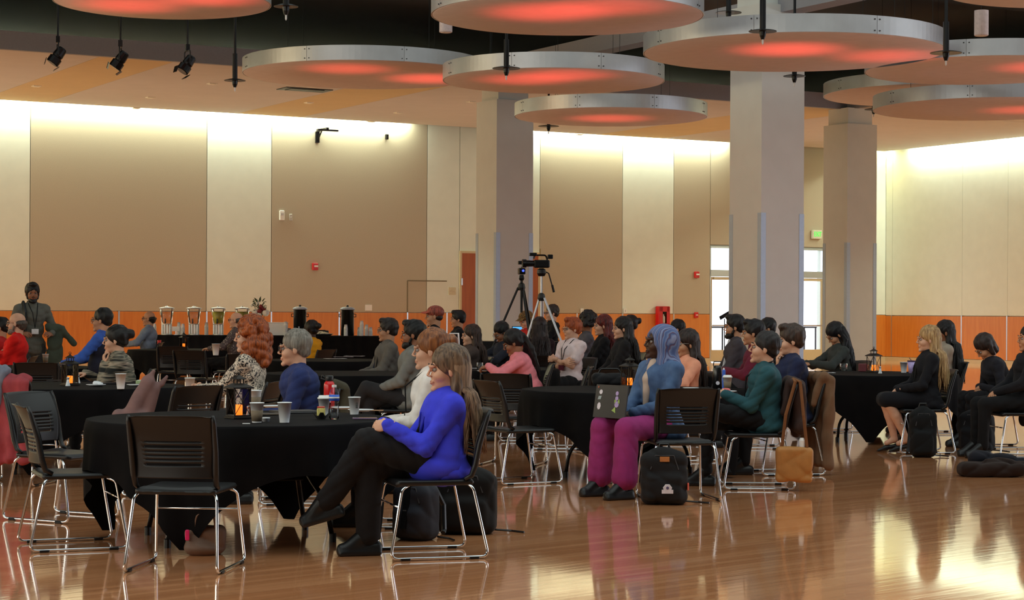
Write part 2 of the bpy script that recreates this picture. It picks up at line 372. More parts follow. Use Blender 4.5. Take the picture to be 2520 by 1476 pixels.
# lowered ceiling ring with painted bands
sf = wpart('ceiling_soffit', XL, CX-.55, -9.3, -.56, HC+.03, HC+.2, M_soff1)
bands = [(XL, wallx(-60), 1), (wallx(-60), wallx(95), 0), (wallx(95), wallx(560), 1), (wallx(560), wallx(715), 0), (wallx(715), wallx(1440), 1), (wallx(1440), wallx(1600), 0), (wallx(1600), CX-.55, 1)]
for a_, b_, k in bands: wpart('ceiling_panel', a_+.004, b_-.004, -9.3, -.56, HC, HC+.03, M_soff1 if k else M_soff2, sf)
wpart('ceiling_soffit', 17.6, CX-.55, YN, -9.32, HC, HC+.2, M_soff1)
wpart('trim_1', XL, 17.6, -9.42, -9.3, HC-.01, HC+.34, M_beam); wpart('trim_2', 17.48, 17.6, YN, -9.42, HC-.01, HC+.34, M_beam)
wpart('trim_3', 7.8, 8.2, -45, -9.45, 6.42, 6.72, M_beam)
wpart('trim_4', XL, 17.4, -19.2, -18.9, 7.0, 7.35, M_black)
# wood double door
def leaf(name, x0, x1, z1, m, parent, y=-.03):
    return wpart(name, x0, x1, y, .04, .01, z1, m, parent)
d1 = empty('door_1'); d1.matrix_world = WM; struct(d1)
xm = (dx0+dx1)/2
for a_, b_ in ((dx0, xm-.004), (xm+.004, dx1)): l_ = leaf('door_leaf', a_, b_, dz, M_door, d1); 
fr = MB(); wbox(fr, dx0-.06, dx0, -.04, .05, 0, dz+.06); wbox(fr, dx1, dx1+.06, -.04, .05, 0, dz+.06); wbox(fr, dx0, dx1, -.04, .05, dz, dz+.06); fr.o('door_frame', M_beige, d1)
for z_ in (.4, 1.35, 2.2): wpart('hinge', dx0-.02, dx0+.02, -.05, -.03, z_-.09, z_+.09, M_alu, d1)
hd = MB(); hd.tube([(xm-.12, -.04, 1.0), (xm-.12, -.09, 1.0), (xm-.12, -.09, 1.35), (xm-.12, -.04, 1.35)], .012); hd.o('door_handle', M_alu, d1)
# flush service door outline
hx0, hx1, hz = wallx(1003), wallx(1100), wallp(1050, 691).z
d2 = empty('door_2'); d2.matrix_world = WM; struct(d2)
o_ = MB(); wbox(o_, hx0-.015, hx0+.015, -.008, .0, ZW, hz); wbox(o_, hx0, hx1, -.008, .0, hz-.015, hz+.015); o_.o('door_outline', mat('seam_brown', (120, 108, 84)), d2)
# glazed exit: two pairs of doors under transoms
d3 = empty('door_3'); d3.matrix_world = WM; struct(d3)
z_h0, z_h1 = wallp(1990, 684).z, wallp(1990, 668).z
zb = .35
cols_ = np.linspace(ex0, ex1, 5)
fr = MB()
for i_, c_ in enumerate(cols_):
    if i_ in (0, 2, 4): wbox(fr, max(ex0, c_-.04), min(ex1, c_+.04), 0, .14, 0, ez)
wbox(fr, ex0, ex1, 0, .14, ez-.05, ez); wbox(fr, ex0, ex1, .0, .14, z_h0, z_h1); fr.o('door_frame', M_alu, d3)
for a_, b_ in zip(cols_[:-1], cols_[1:]):
    lf = MB(); A_, B_ = a_+.045, b_-.045
    wbox(lf, A_, A_+.055, .03, .08, .02, z_h0-.01); wbox(lf, B_-.055, B_, .03, .08, .02, z_h0-.01)
    wbox(lf, A_+.055, B_-.055, .03, .08, .02, zb); wbox(lf, A_+.055, B_-.055, .03, .08, z_h0-.09, z_h0-.01)
    l_ = lf.o('door_leaf', M_beige, d3)
    wpart('glass_pane', A_+.055, B_-.055, .05, .056, zb, z_h0-.09, M_glass, l_)
    pb = MB(); wbox(pb, A_+.05, B_-.05, -.02, .01, 1.03, 1.07); wbox(pb, A_+.06, A_+.1, .0, .03, 1.03, 1.07); wbox(pb, B_-.1, B_-.06, .0, .03, 1.03, 1.07); pb.o('push_bar', M_alu, l_)
    cl = MB(); wbox(cl, A_+.1, A_+.38, -.03, .03, z_h0-.08, z_h0-.02); cl.o('door_closer', M_beige, l_)
    wpart('transom_pane', a_+.04, b_-.04, .05, .056, z_h1, ez-.05, M_glass, d3)
# outside: paving, railing, low hedge
og = wpart('floor_outside', ex0-12, ex1+14, .36, 30, -.12, -.02, mat('pale_concrete', (225, 225, 222), .9)); 
rl = empty('outdoor_railing', label='dark metal railing outside the glazed exit doors', cat='railing', mw=WM @ Matrix.Translation((0, 3.2, 0)))
r_ = MB(); wbox(r_, ex0-4, ex1+5, -.03, .03, .95, 1.0); wbox(r_, ex0-4, ex1+5, -.02, .02, .1, .13); r_.o('rail', M_bm, rl)
pm = None
for k in range(40):
    x_ = ex0-4+.45*k
    if x_ > ex1+5: break
    if pm is None:
        pm = MB().box((0, 0, .45), (.02, .02, .5)).o('railing_post', M_bm, rl); pm.location = (x_, 0, 0)
    else:
        q = pm.copy(); COL.objects.link(q); q.parent = rl; q.location = (x_, 0, 0)
# columns
def column(i, wxy, side, ztop, zsh):
    p = Vector((*wxy, 0)); mw = Matrix.Translation(p) @ Matrix.Rotation(WA, 4, 'Z')
    e = empty('column', mw=mw); struct(e)
    h = side/2
    MB().box((0, 0, zsh/2), (h, h, zsh/2)).o('column_shaft', M_col, e)
    MB().box((0, 0, (zsh+ztop)/2), (h-.08, h-.08, (ztop-zsh)/2)).o('column_capital', M_col, e)
    b = MB(); b.box((0, 0, .06), (h+.015, h+.015, .06)); b.o('column_base', M_beige, e)
    for sx in (-1, 1):
        for sy in (-1, 1):
            g = MB(); t = .006; g.box((sx*(h-.045), sy*(h+t/2), 1.6), (.05, t/2, 1.47)); g.box((sx*(h+t/2), sy*(h-.045), 1.6), (t/2, .05, 1.47)); g.o('corner_guard', M_steel, e)
c1 = W(1240, 768, 41.4); c2 = W(1885, 768, 32.9); c3 = W(2090, 768, 46.2)
column(1, (c1.x, c1.y), .885, HC, 5.86); column(2, (c2.x, c2.y), .885, 7.58, 6.55); column(3, (c3.x, c3.y), .885, HC, 5.86)
# wall devices
def wdev(name, px, py, label, cat, build, right=False, y=-.0):
    p = wallp(px, py, y); e = empty(name, label=label, cat=cat, mw=WM @ Matrix.Translation(p)); build(e); return e
def b_alarm(e):
    MB().box((0, -.035, 0), (.075, .035, .09), bev=.01).o('housing', M_red, e); MB().box((.015, -.075, .01), (.05, .008, .022)).o('strobe_lens', M_white, e)
wdev('fire_alarm', 774, 656, 'small red fire alarm strobe on the taupe panel left of centre', 'fire alarm', b_alarm)
wdev('fire_alarm', 1713, 676, 'red fire alarm strobe beside the exit doors, above the wood band', 'fire alarm', b_alarm)
def b_pull(e):
    MB().box((0, -.03, 0), (.06, .03, .08), bev=.01).o('housing', M_red, e); MB().box((0, -.066, .0), (.03, .008, .012)).o('pull_handle', M_white, e)
wdev('fire_pull_station', 1712, 775, 'red manual fire alarm pull station on the wood band', 'fire alarm', b_pull, y=-.02)
def b_thermo(e): MB().box((0, -.02, 0), (.065, .02, .12), bev=.01).o('cover', M_white, e); MB().box((0, -.043, .03), (.04, .004, .03)).o('display', mat('pale_gray', (190, 190, 195)), e)
wdev('wall_control_box', 693, 530, 'cream wall control box on the taupe panel, left of a smaller grey one', 'wall control', b_thermo)
def b_thermo2(e): MB().box((0, -.015, 0), (.04, .015, .085), bev=.008).o('cover', mat('gray_plate', (185, 180, 175)), e); MB().box((0, -.033, .01), (.008, .004, .02)).o('switch', M_white, e)
wdev('wall_switch', 715, 535, 'small grey wall switch right of the cream control box', 'wall switch', b_thermo2)
def b_arm(e):
    m = MB(); m.box((0, -.03, -.08), (.05, .03, .14)); m.box((.02, -.3, .09), (.035, .32, .03)); m.tube([(0, -.03, -.18), (.01, -.28, .07)], .018); m.o('bracket_arm', M_bm, e)
    MB().box((.02, -.62, .05), (.28, .04, .02)).o('mounting_rail', M_bm, e)
wdev('projector_bracket', 780, 330, 'black projector wall bracket high on the bright wall', 'bracket', b_arm)
def b_sp(e): MB().box((0, -.05, 0), (.035, .045, .07), bev=.01).o('housing', M_bm, e); MB().box((0, -.01, 0), (.015, .015, .02)).o('mount', M_bm, e)
wdev('wall_sensor', 950, 337, 'tiny black sensor high on the bright wall', 'sensor', b_sp)
def b_card(e): MB().box((0, -.005, 0), (.095, .005, .075)).o('card', M_white, e)
tag(wdev('notice_card', 907, 757, 'white notice card taped just above the wood band', 'sign', b_card))
def b_sign(e): MB().box((0, -.008, 0), (.11, .008, .1)).o('plaque', mat('pale_plaque', (205, 198, 172)), e); MB().box((0, -.018, .0), (.07, .002, .004)).o('lettering_line', mat('taupe_ink', (160, 140, 120)), e)
wdev('door_plaque', 1112, 716, 'pale square room plaque left of the wooden door', 'sign', b_sign)
def b_out(e): MB().box((0, -.01, 0), (.045, .01, .07)).o('cover_plate', M_white, e); MB().box((0, -.022, 0), (.015, .002, .03)).o('socket', mat('pale_gray', (190, 190, 195)), e)
wdev('wall_outlet', 1432, 765, 'white outlet plate just above the wood band right of the tripods', 'outlet', b_out, y=-.02)
wdev('wall_outlet', 1538, 765, 'white outlet plate at the foot of the cream strip near the fire cabinet', 'outlet', b_out, y=-.02)
def b_cab(e):
    m = MB()
    for a in ((-.17, 0, .02, .27), (.17, 0, .02, .27), (0, .26, .17, .02), (0, -.26, .17, .02)): m.box((a[0], -.08, a[1]), (a[2], .08, a[3]))
    m.box((-.11, -.155, 0), (.055, .008, .26)); m.box((.125, -.155, 0), (.04, .008, .26)); m.box((0, -.155, .2), (.17, .008, .07)); m.box((0, -.155, -.23), (.17, .008, .03)); m.o('cabinet_body', M_red, e)
    MB().box((0, -.012, 0), (.17, .01, .26)).o('back_plate', M_bm, e)
    MB().box((.015, -.15, -.03), (.07, .003, .17)).o('glass_door', M_glass, e)
    MB().lathe([(.045, -.2), (.05, -.19), (.05, -.02), (.02, .03), (.02, .06)], 14, (.015, -.085, 0)).o('extinguisher', M_white, e, True)
cb = wdev('fire_cabinet', 1627, 778, 'red fire extinguisher cabinet with a glass front at the cream strip', 'fire cabinet', b_cab, y=-.02)
def text(s, size, m, parent, loc, rot, ext=.002, name='lettering'):
    cu = bpy.data.curves.new(name, 'FONT'); cu.body = s; cu.size = size; cu.extrude = ext; cu.align_x = 'CENTER'; cu.align_y = 'CENTER'; cu.resolution_u = 2
    o = bpy.data.objects.new(name, cu); COL.objects.link(o); o.data.materials.append(m); o.parent = parent; o.location = loc; o.rotation_euler = rot
    bpy.context.view_layer.update(); me = bpy.data.meshes.new_from_object(o.evaluated_get(bpy.context.evaluated_depsgraph_get())); q = bpy.data.objects.new(name, me); COL.objects.link(q); q.parent = parent; q.location = loc; q.rotation_euler = rot; bpy.data.objects.remove(o); return q
M_grn = mat('exit_green', (40, 190, 60), .5, emit=(40, 235, 70), estr=1.2, noise=0)
p = wallp(2007, 577); ex = empty('exit_sign', label='lit exit sign with green letters between the tall columns', cat='sign', mw=WM @ Matrix.Translation(p))
MB().box((0, -.05, 0), (.17, .045, .13), bev=.01).o('housing', mat('sign_white', (215, 215, 200), .5), ex)
text('EXIT', .16, M_grn, ex, (0.01, -.1, 0), (PI/2, 0, 0)).scale = (.85, 1.25, 1)
# ------------------------------------------------------------------ ceiling discs
M_rim = mat('satin_aluminium_rim', (190, 190, 192), .38, .8, noise=.03, nscale=4)
M_face = mat('white_acoustic_face', (232, 224, 226), .8, noise=.02, nscale=5)
M_dot = mat('rivet_dark', (60, 58, 60), .5)
def disc(px, py, z, dia, label, lit, nseg=8, th=.25):
    dxx, dyy = unroll(px, py); Y = F*(z-H)/(-dyy); c = Vector((dxx/F*Y, Y, z)); R = dia/2
    e = empty('ceiling_cloud', c, 0, label, 'ceiling disc', 'suspended round acoustic discs')
    N = 96; v = [(0, 0, 0)]; f = []
    for rr, zz in ((R*.5, 0), (R-.03, 0), (R-.012, .012), (R-.012, th)):
        v += [(rr*math.cos(2*PI*k/N), rr*math.sin(2*PI*k/N), zz) for k in range(N)]
    f += [(0, 1+(k+1) % N, 1+k) for k in range(N)]
    for q in range(3): f += [(1+q*N+k, 1+q*N+(k+1) % N, 1+q*N+N+(k+1) % N, 1+q*N+N+k) for k in range(N)]
    f.append(tuple(1+3*N+k for k in range(N)))
    mk('disc_face', v, f, M_face, e, True)
    per = N//nseg
    v = []; n2 = 16; a1 = 2*PI/nseg-.006/R
    for k in range(n2+1):
        a = a1*k/n2
        for rr, zz in ((R-.01, .006), (R, .006), (R, th+.006), (R-.01, th+.006)): v.append((rr*math.cos(a), rr*math.sin(a), zz))
    f = []
    for k in range(n2):
        for q in range(4): f.append((k*4+q, k*4+4+q, k*4+4+(q+1) % 4, k*4+(q+1) % 4))
    f += [(3, 2, 1, 0), (n2*4, n2*4+1, n2*4+2, n2*4+3)]
    base = None
    for s_ in range(nseg):
        if base is None:
            base = mk('rim_panel', v, f, M_rim, e, False); o = base
            for p_ in base.data.polygons: p_.use_smooth = False
        else: o = base.copy(); COL.objects.link(o); o.parent = e
        o.rotation_euler = (0, 0, 2*PI*s_/nseg+.4)
    rv = MB()
    for s_ in range(nseg):
        for da in (-.02/R*2, .02/R*2):
            for zz in (.05, th-.045): a = 2*PI*s_/nseg+.4+da; rv.box((math.cos(a)*(R+.003), math.sin(a)*(R+.003), zz), (.008, .008, .008))
    r_ = rv.o('rivets', M_dot, e); r_['kind'] = 'stuff'
    for k in range(4):
        a = PI/4+k*PI/2; MB().tube([(R*.8*math.cos(a), R*.8*math.sin(a), th), (R*.8*math.cos(a), R*.8*math.sin(a), 7.6-z)], .004, 5).o('suspension_wire', M_bm, e)
    for (ox, oy, pw) in lit:
        l = bpy.data.lights.new('red_spot', 'SPOT'); l.energy = pw; l.color = (1, .07, .05); l.spot_size = math.radians(72); l.spot_blend = 1; l.shadow_soft_size = .15
        o = bpy.data.objects.new('red_spot', l); COL.objects.link(o); o.location = c+Vector((ox*R, oy*R, -1.5)); o.rotation_euler = (PI, 0, 0)
PW = 80
disc(400, 9, 5.8, 3.1, 'red lit disc at the top left, cut by the frame', [(-.35, .1, PW), (.45, -.35, PW*1.1)])
disc(1396, 41, 5.2, 3.5, 'large red lit disc cut by the top edge at centre', [(-.15, -.2, PW*1.1), (.3, -.5, PW*.7)])
disc(895, 186, 5.6, 4.29, 'long red lit disc left of centre over the buffet side', [(-.1, -.45, PW*.8), (.55, .2, PW*1.1)])
disc(1362, 201, 5.2, 3.65, 'red lit disc in front of the left column top', [(-.25, -.15, PW*.8), (.1, -.5, PW*.8)])
disc(1952, 132, 5.2, 4.38, 'largest red lit disc in front of the big column top', [(-.05, -.2, PW*1.2), (.65, .1, PW*.8)])
disc(1503, 289, 5.15, 3.7, 'lowest small disc hanging right of the left column', [(0, .1, PW*.8)])
disc(2425, 175, 5.2, 3.72, 'upper disc at the right edge with a steel rim', [(.45, -.3, PW*.9)])
disc(2431, 270, 5.15, 4.15, 'lower disc at the right edge below a steel rimmed one', [(.35, 0, PW*.7)])
disc(2290, 236, 5.83, 4.3, 'pale disc behind two others above the right column', [])
disc(2640, -28, 5.2, 3.0, 'disc corner just visible in the top right corner', [])
# hanging fixtures
def pend(px, py, Y, dia, zt, lab):
    p = W(px, py, Y); e = empty('pendant_fixture', p, 0, lab, 'pendant', 'black rod pendants between the discs')
    MB().tube([(0, 0, .02), (0, 0, zt-p.z)], .022, 8).o('rod', M_bm, e)
    MB().tube([(0, 0, .02), (0, 0, .42)], .04, 10).o('sleeve', M_bm, e)
    MB().lathe([(.02, .035), (dia/2*.6, .025), (dia/2, .008), (dia/2, 0), (.04, 0)], 24).o('plate', M_bm, e, False)
    MB().lathe([(.045, 0), (.04, -.05), (.022, -.1)], 12).o('socket', M_bm, e); MB().lathe([(.012, -.1), (.012, -.15), (0.001, -.17)], 8).o('bulb_tip', M_white, e)
for a in ((578, 199, 30, .33, 'black rod pendant hanging in front of the tan soffit at left'), (1246, 169, 28, .40, 'black rod pendant in front of the disc by the left column'),
          (1877, 78, 25, .36, 'black rod pendant in front of the largest disc'), (2328, 131, 26, .42, 'black rod pendant in front of the upper right disc'),
          (1350, 311, 42, .45, 'black pendant below the lowest small disc'), (1955, 188, 31.5, .36, 'black pendant against the big column'),
          (704, 17, 24, .30, 'black pendant near the top beside the top left disc'), (1793, 32, 30, .4, 'black pendant beside the top of the big column'),
          (2150, 270, 43, .4, 'black pendant over the capital of the right column')):
    pend(a[0], a[1], a[2], a[3], 7.6 if a[0] != 1350 else HC, a[4])
def can(px, py0, py1, Y, lab):
    a, b = W(px, py1, Y), W(px, py0, Y); h = b.z-a.z; e = empty('cylinder_pendant', a, 0, lab, 'pendant light')
    MB().lathe([(.085, 0), (.09, .01), (.09, h), (.02, h+.01)], 20).o('can', mat('can_white', (205, 190, 190), .5), e, False)
    MB().lathe([(.07, -.004), (.07, .02)], 16).o('lens', M_white, e); MB().tube([(0, 0, h), (0, 0, 7.6-a.z)], .004, 5).o('cord', M_bm, e)
can(2415, 26, 88, 25, 'white cylinder pendant light hanging at the upper right'); can(1097, 30, 80, 27, 'white cylinder pendant light behind the top centre disc')
def stage(px, py, Y, rz, lab):
    p = W(px, py, Y); e = empty('stage_light', p, rz, lab, 'stage light', 'black stage lights along the soffit')
    R = Euler((0, math.radians(35), 0)).to_matrix()
    m = MB(); m.lathe([(.055, .14), (.075, .12), (.085, .0), (.075, -.03), (.1, -.04), (.1, -.14), (.09, -.15)], 14, (0, 0, 0), R); m.o('lamp_body', M_bm, e)
    m = MB(); m.tube(fillet([(0, -.13, 0), (0, -.13, .2), (0, .13, .2), (0, .13, 0)], .05), .011, 6); m.o('yoke', M_bm, e)
    m = MB(); m.box((0, 0, .25), (.03, .03, .05)); m.tube([(0, 0, .3), (0, 0, 7.6-p.z)], .018, 6); m.o('clamp_rod', M_bm, e)
    for s_ in (-1, 1):
        m = MB(); m.box(R @ Vector((s_*.1, 0, -.18)), (.004, .08, .05), R @ Euler((0, s_*.35, 0)).to_matrix()); m.o('barn_door', M_bm, e)
stage(142, 137, 30, .3, 'leftmost of three black stage lights under the dark ceiling'); stage(296, 147, 30, .1, 'middle of three black stage lights under the dark ceiling'); stage(461, 157, 30, .5, 'rightmost of three black stage lights, near the long disc')
# soffit devices (z = HC plane)
def onsoff(px, py): return onz(px, py, HC)
def sdev(name, px, py, lab, cat, sx, sy, m, grp=None):
    p = onsoff(px, py); e = MB().box((0, 0, -.008), (sx, sy, .008)).box((0, 0, -.02), (sx*.7, sy*.7, .006)).o(name, m)
    e.matrix_world = Matrix.Translation(p) @ Matrix.Rotation(WA, 4, 'Z'); tag(e, lab, cat, grp)
sdev('ceiling_vent', 750, 220, 'dark slot air vent in the soffit below the long disc', 'vent', .55, .28, M_bm)
for a in ((370, 239), (522, 205), (335, 265), (915, 298), (980, 277), (1160, 250), (760, 252), (1425, 330), (90, 211)):
    sdev('ceiling_sensor' if a[0] in (760, 90) else 'downlight', a[0], a[1], 'small %s in the soffit, %s' % ('round cover' if a[0] in (760, 90) else 'recessed downlight', {370: 'mid left of the second stage light', 522: 'below the third stage light', 335: 'close to the bright wall, left', 915: 'close to the wall above the black sensor', 980: 'between the black sensor and the left column', 1160: 'right by the left column', 760: 'below the dark vent', 1425: 'under the lowest small disc', 90: 'at the far left'}[a[0]]), 'ceiling fitting', .09, .09, mat('downlight_trim', (235, 225, 205), .4))
# ------------------------------------------------------------------ chairs
M_chrome = mat('chrome', (225, 228, 232), .12, 1.0, noise=0)
def make_chair():
    root = empty('stacking_chair')
    nz, ny = 46, 20; z0, z1 = .505, .845; hw = .225
    def bx(z): t = (z-z0)/(z1-z0); return -.205-.035*t-.055*t*t+.018*math.sin(t*PI)
    ys_ = np.linspace(-hw, hw, ny+1); zs = np.linspace(z0, z1, nz+1); v = []; idx = {}
    slots = [(.575+.024*k, .575+.024*k+.008) for k in range(6)]
    th = .012
    for side in (0, 1):
        for j, z in enumerate(zs):
            t = (z-z0)/(z1-z0); wdt = .93+.07*min(1, t*2); 
            for i, y in enumerate(ys_):
                yy = y*wdt; top = -.012*(abs(y)/hw)**4 if j == nz else 0
                v.append((bx(z)-.032*(1-(y/hw)**2)-(th if side else 0)+(.0 if t < .96 else -.012*(t-.96)/.04), yy, z+top))
    M_ = (nz+1)*(ny+1); P = lambda s_, j, i: s_*M_+j*(ny+1)+i
    solid = np.ones((nz, ny), bool)
    for j in range(nz):
        zc = (zs[j]+zs[j+1])/2
        for a, b in slots:
            if a <= zc <= b: solid[j, 3:ny-3] = False
    f = []
    for j in range(nz):
        for i in range(ny):
            if not solid[j, i]: continue
            f.append((P(0, j, i), P(0, j, i+1), P(0, j+1, i+1), P(0, j+1, i))); f.append((P(1, j, i), P(1, j+1, i), P(1, j+1, i+1), P(1, j, i+1)))
            for dj, di, a, b in ((-1, 0, (j, i), (j, i+1)), (1, 0, (j+1, i+1), (j+1, i)), (0, -1, (j+1, i), (j, i)), (0, 1, (j, i+1), (j+1, i+1))):
                jj, ii = j+dj, i+di
                if jj < 0 or jj >= nz or ii < 0 or ii >= ny or not solid[jj, ii]: f.append((P(1, *a), P(1, *b), P(0, *b), P(0, *a)))
    mk('backrest', v, f, M_bp, root, True)
    for s_ in (1, -1):
        m = MB(); pts = [(-.15, s_*.222, .45), (-.19, s_*.222, .47), (-.212, s_*.226, .53), (-.235, s_*.231, .65), (-.28, s_*.233, .80), (-.296, s_*.230, .842)]
        m.tube(pts, [.012, .016, .018, .017, .014, .010], 8); m.o('back_upright', M_bp, root, True)
    s = Sdf(.012, .015); s.box((.015, 0, .432), (.225, .225, .017), .016); s.cap((.23, -.19, .425), (.23, .19, .425), .017); s.cap((-.17, -.18, .438), (-.17, .18, .438), .02); s.ell((.02, 0, .462), (.2, .2, .018), None, .02, True)
    so = s.o('seat', M_bp, root)
    for s_ in (1, -1):
        m = MB(); m.tube(fillet([(-.17, s_*.205, .425), (-.20, s_*.228, .40), (-.285, s_*.255, .012), (.285, s_*.255, .012), (.215, s_*.228, .40), (.17, s_*.20, .418)], .045), .0085, 8); sl = m.o('sled_leg', M_chrome, root, True)
        for x in (-.2, .2): g = MB(); g.box((x, s_*.255, .008), (.028, .012, .008), bev=.003); g.o('glide', M_bp, sl)
    m = MB(); m.tube([(.235, -.236, .30), (.235, .236, .30)], .006, 8); m.o('stretcher', M_chrome, root, True)
    m = MB(); m.tube([(-.17, -.20, .423), (-.17, .20, .423)], .009, 8); m.o('seat_tube', M_chrome, root, True)
    return root
CH = make_chair(); CH_used = [False]
def place_chair(x, y, rz, label):
    if not CH_used[0]:
        CH_used[0] = True; CH.location = (x, y, 0); CH.rotation_euler = (0, 0, math.radians(rz)); return tag(CH, label, 'chair', 'black stacking chairs')
    c = dup(CH, (x, y, 0), math.radians(rz), label, 'black stacking chairs'); c['category'] = 'chair'; return c
# ------------------------------------------------------------------ tables
def b_cloth(n, L, tc): 
    no = n.new('ShaderNodeTexNoise'); no.inputs['Scale'].default_value = 5; L.new(tc.outputs['Object'], no.inputs['Vector'])
    r = cr(n, [(.3, (10, 10, 12)), (.7, (17, 16, 18))]); L.new(no.outputs['Fac'], r.inputs[0]); return r.outputs[0]
M_cloth = ramp_mat('black_tablecloth', b_cloth, rough=.9, spec=.12)
TR = .915; TZ = .735
def make_table():
    t = empty('round_table')
    MB().lathe([(.86, TZ-.03), (TR, TZ-.03), (TR, TZ)], 48).o('tabletop', mat('laminate', (90, 80, 70), .5), t)
    for s_ in (-1, 1):
        m = MB()
        for y in (-.33, .33): m.tube(fillet([(s_*.28, y*.25, TZ-.06), (s_*.40, y*.45, .38), (s_*.46, y, .25), (s_*.50, y*1.05, .02)], .12), .016, 8)
        m.tube([(s_*.28, -.1, TZ-.06), (s_*.28, .1, TZ-.06)], .016, 8); m.o('folding_leg', M_bm, t, True)
        for y in (-.33, .33): m = MB(); m.lathe([(.022, 0), (.022, .05), (.017, .055)], 10, (s_*.502, y*1.05, 0)); m.o('foot_cap', M_bp, t)
    m = MB(); m.tube([(-.40, 0, .36), (.40, 0, .36)], .012, 8); m.o('brace', M_bm, t)
    return t
def cloth_mesh(seed):
    r_ = random.Random(seed); N = 144; hs_ = 1.20; phs = [r_.uniform(0, 6) for _ in range(6)]; v = [(0, 0, TZ+.006)]; rings = [.3, .6, .8, .9, TR-.005]
    T = [0.004, .03, .09, .18, .3, .45, .6, .75, .88, 1.0]
    for rr in rings: v += [(rr*math.cos(2*PI*k/N), rr*math.sin(2*PI*k/N), TZ+.006+.0015*math.sin(5*rr+k*.3)) for k in range(N)]
    for t in T:
        for k in range(N):
            a = 2*PI*k/N; m = max(abs(math.cos(a)), abs(math.sin(a))); hang = min(hs_/m-TR, .715); cn = max(0, (hs_/m-TR-.30)/.4)
            s = t*hang; rip = .030*math.sin(11*a+phs[0])+.018*math.sin(19*a+phs[1])+.012*math.sin(31*a+phs[2])
            R = TR+.010+min(s, .05)*.3+s*(.03+rip*2.0)-.16*cn*t*t*.5
            v.append((R*math.cos(a), R*math.sin(a), TZ+.004-s+(.0 if t > .02 else .002)))
    M_ = len(rings)+len(T); f = [(0, 1+k, 1+(k+1) % N) for k in range(N)]
    for j in range(M_-1): f += [(1+j*N+k, 1+j*N+N+k, 1+j*N+N+(k+1) % N, 1+j*N+(k+1) % N) for k in range(N)]
    return v, f
TB = make_table(); TBu = [False]; CM = [cloth_mesh(s_) for s_ in (1, 2, 3)]; CMo = [None]*3
def table(i, px, py, Y, rz, lab):
    p = W(px, py, Y)
    if not TBu[0]: TBu[0] = True; TB.location = (p.x, p.y, 0); TB.rotation_euler = (0, 0, math.radians(rz)); tag(TB, 'folding round table under its cloth, ' + lab, 'table', 'round banquet tables')
    else: dup(TB, (p.x, p.y, 0), math.radians(rz), 'folding round table under its cloth, ' + lab, 'round banquet tables')
    k = i % 3
    if CMo[k] is None: c = mk('tablecloth', *CM[k], M_cloth, None, True); CMo[k] = c
    else: c = CMo[k].copy(); COL.objects.link(c)
    c.location = (p.x, p.y, 0); c.rotation_euler = (0, 0, math.radians(-103+45+rz*.0 + 90*(i % 4))); tag(c, 'black cloth on the table, ' + lab, 'tablecloth', 'black tablecloths')
    return p
ZC = TZ+.008
# ------------------------------------------------------------------ table things
M_paper = mat('white_paper_cup', (228, 230, 232), .55, noise=.01); M_sleeve = mat('kraft_sleeve', (120, 104, 84), .8); M_lid = mat('white_lid', (235, 235, 232), .4)
M_flame = mat('orange_candle', (255, 140, 50), .5, emit=(255, 120, 30), estr=1.6, noise=0); M_candle = mat('candle_wax', (220, 200, 180), .5)
M_drink = mat('iced_water', (190, 195, 195), .1, noise=0); clearmix(M_drink, .03, (.90, .92, .92))
M_coffee = mat('coffee', (50, 28, 14), .2)
M_lan = mat('lantern_metal', (44, 38, 34), .45, .6, noise=.05)
def at(px, py, z=None): return onz(px, py, ZC if z is None else z)
def lantern(px, py, lab, z=None, s=1.0):
    p = at(px, py, z); t = empty('lantern', p, math.radians(35), lab, 'lantern', 'candle lanterns on the tables'); t.scale = (s, s, s)
    MB().box((0, 0, .006), (.066, .066, .006), bev=.002).box((0, 0, .016), (.058, .058, .005)).o('base', M_lan, t)
    for x in (-1, 1):
        for y in (-1, 1): MB().box((x*.053, y*.053, .10), (.0035, .0035, .085)).o('corner_post', M_lan, t)
    m = MB()
    for a in range(4):
        R = Matrix.Rotation(a*PI/2, 3, 'Z')
        for s_ in (-1, 1): m.tube([R @ Vector((.053, s_*.05, .025)), R @ Vector((.053, -s_*.05, .18))], .0022, 5)
    m.o('cross_wires', M_lan, t)
    for a in range(4): MB().box((0, 0, 0), (.0008, .05, .078), None).o('glass_pane', M_glass, t)
    panes = [o for o in t.children if o.name.startswith('glass_pane')]
    for a, o in enumerate(panes[-4:]): o.location = (.049*math.cos(a*PI/2), .049*math.sin(a*PI/2), .102); o.rotation_euler = (0, 0, a*PI/2)
    MB().box((0, 0, .187), (.070, .070, .004)).add([], []).o('eave', M_lan, t)
    m = MB(); m.box((0, 0, .202), (.070, .070, .012), taper=.42); m.o('roof', M_lan, t)
    m = MB()
    for x in (-1, 1):
        for y in (-1, 1): m.box((x*.022, y*.022, .227), (.003, .003, .014))
    m.o('cupola_posts', M_lan, t)
    m = MB(); m.box((0, 0, .253), (.034, .034, .012), taper=.15); m.box((0, 0, .240), (.034, .034, .002)); m.lathe([(.004, .262), (.006, .27), (.002, .284)], 8); m.o('cupola_roof', M_lan, t)
    m = MB(); m.tube([(.0+.012*math.cos(a), 0, .280+.012*math.sin(a)) for a in np.linspace(0, 2*PI, 11)[:-1]], .002, 5, closed=True); m.o('hanging_ring', M_lan, t)
    MB().lathe([(.024, .02), (.024, .078), (.020, .084), (.006, .081)], 16).o('candle', M_flame, t, True); MB().tube([(0, 0, .081), (.001, 0, .092)], .0015, 5).o('wick', M_lan, t)
    return t
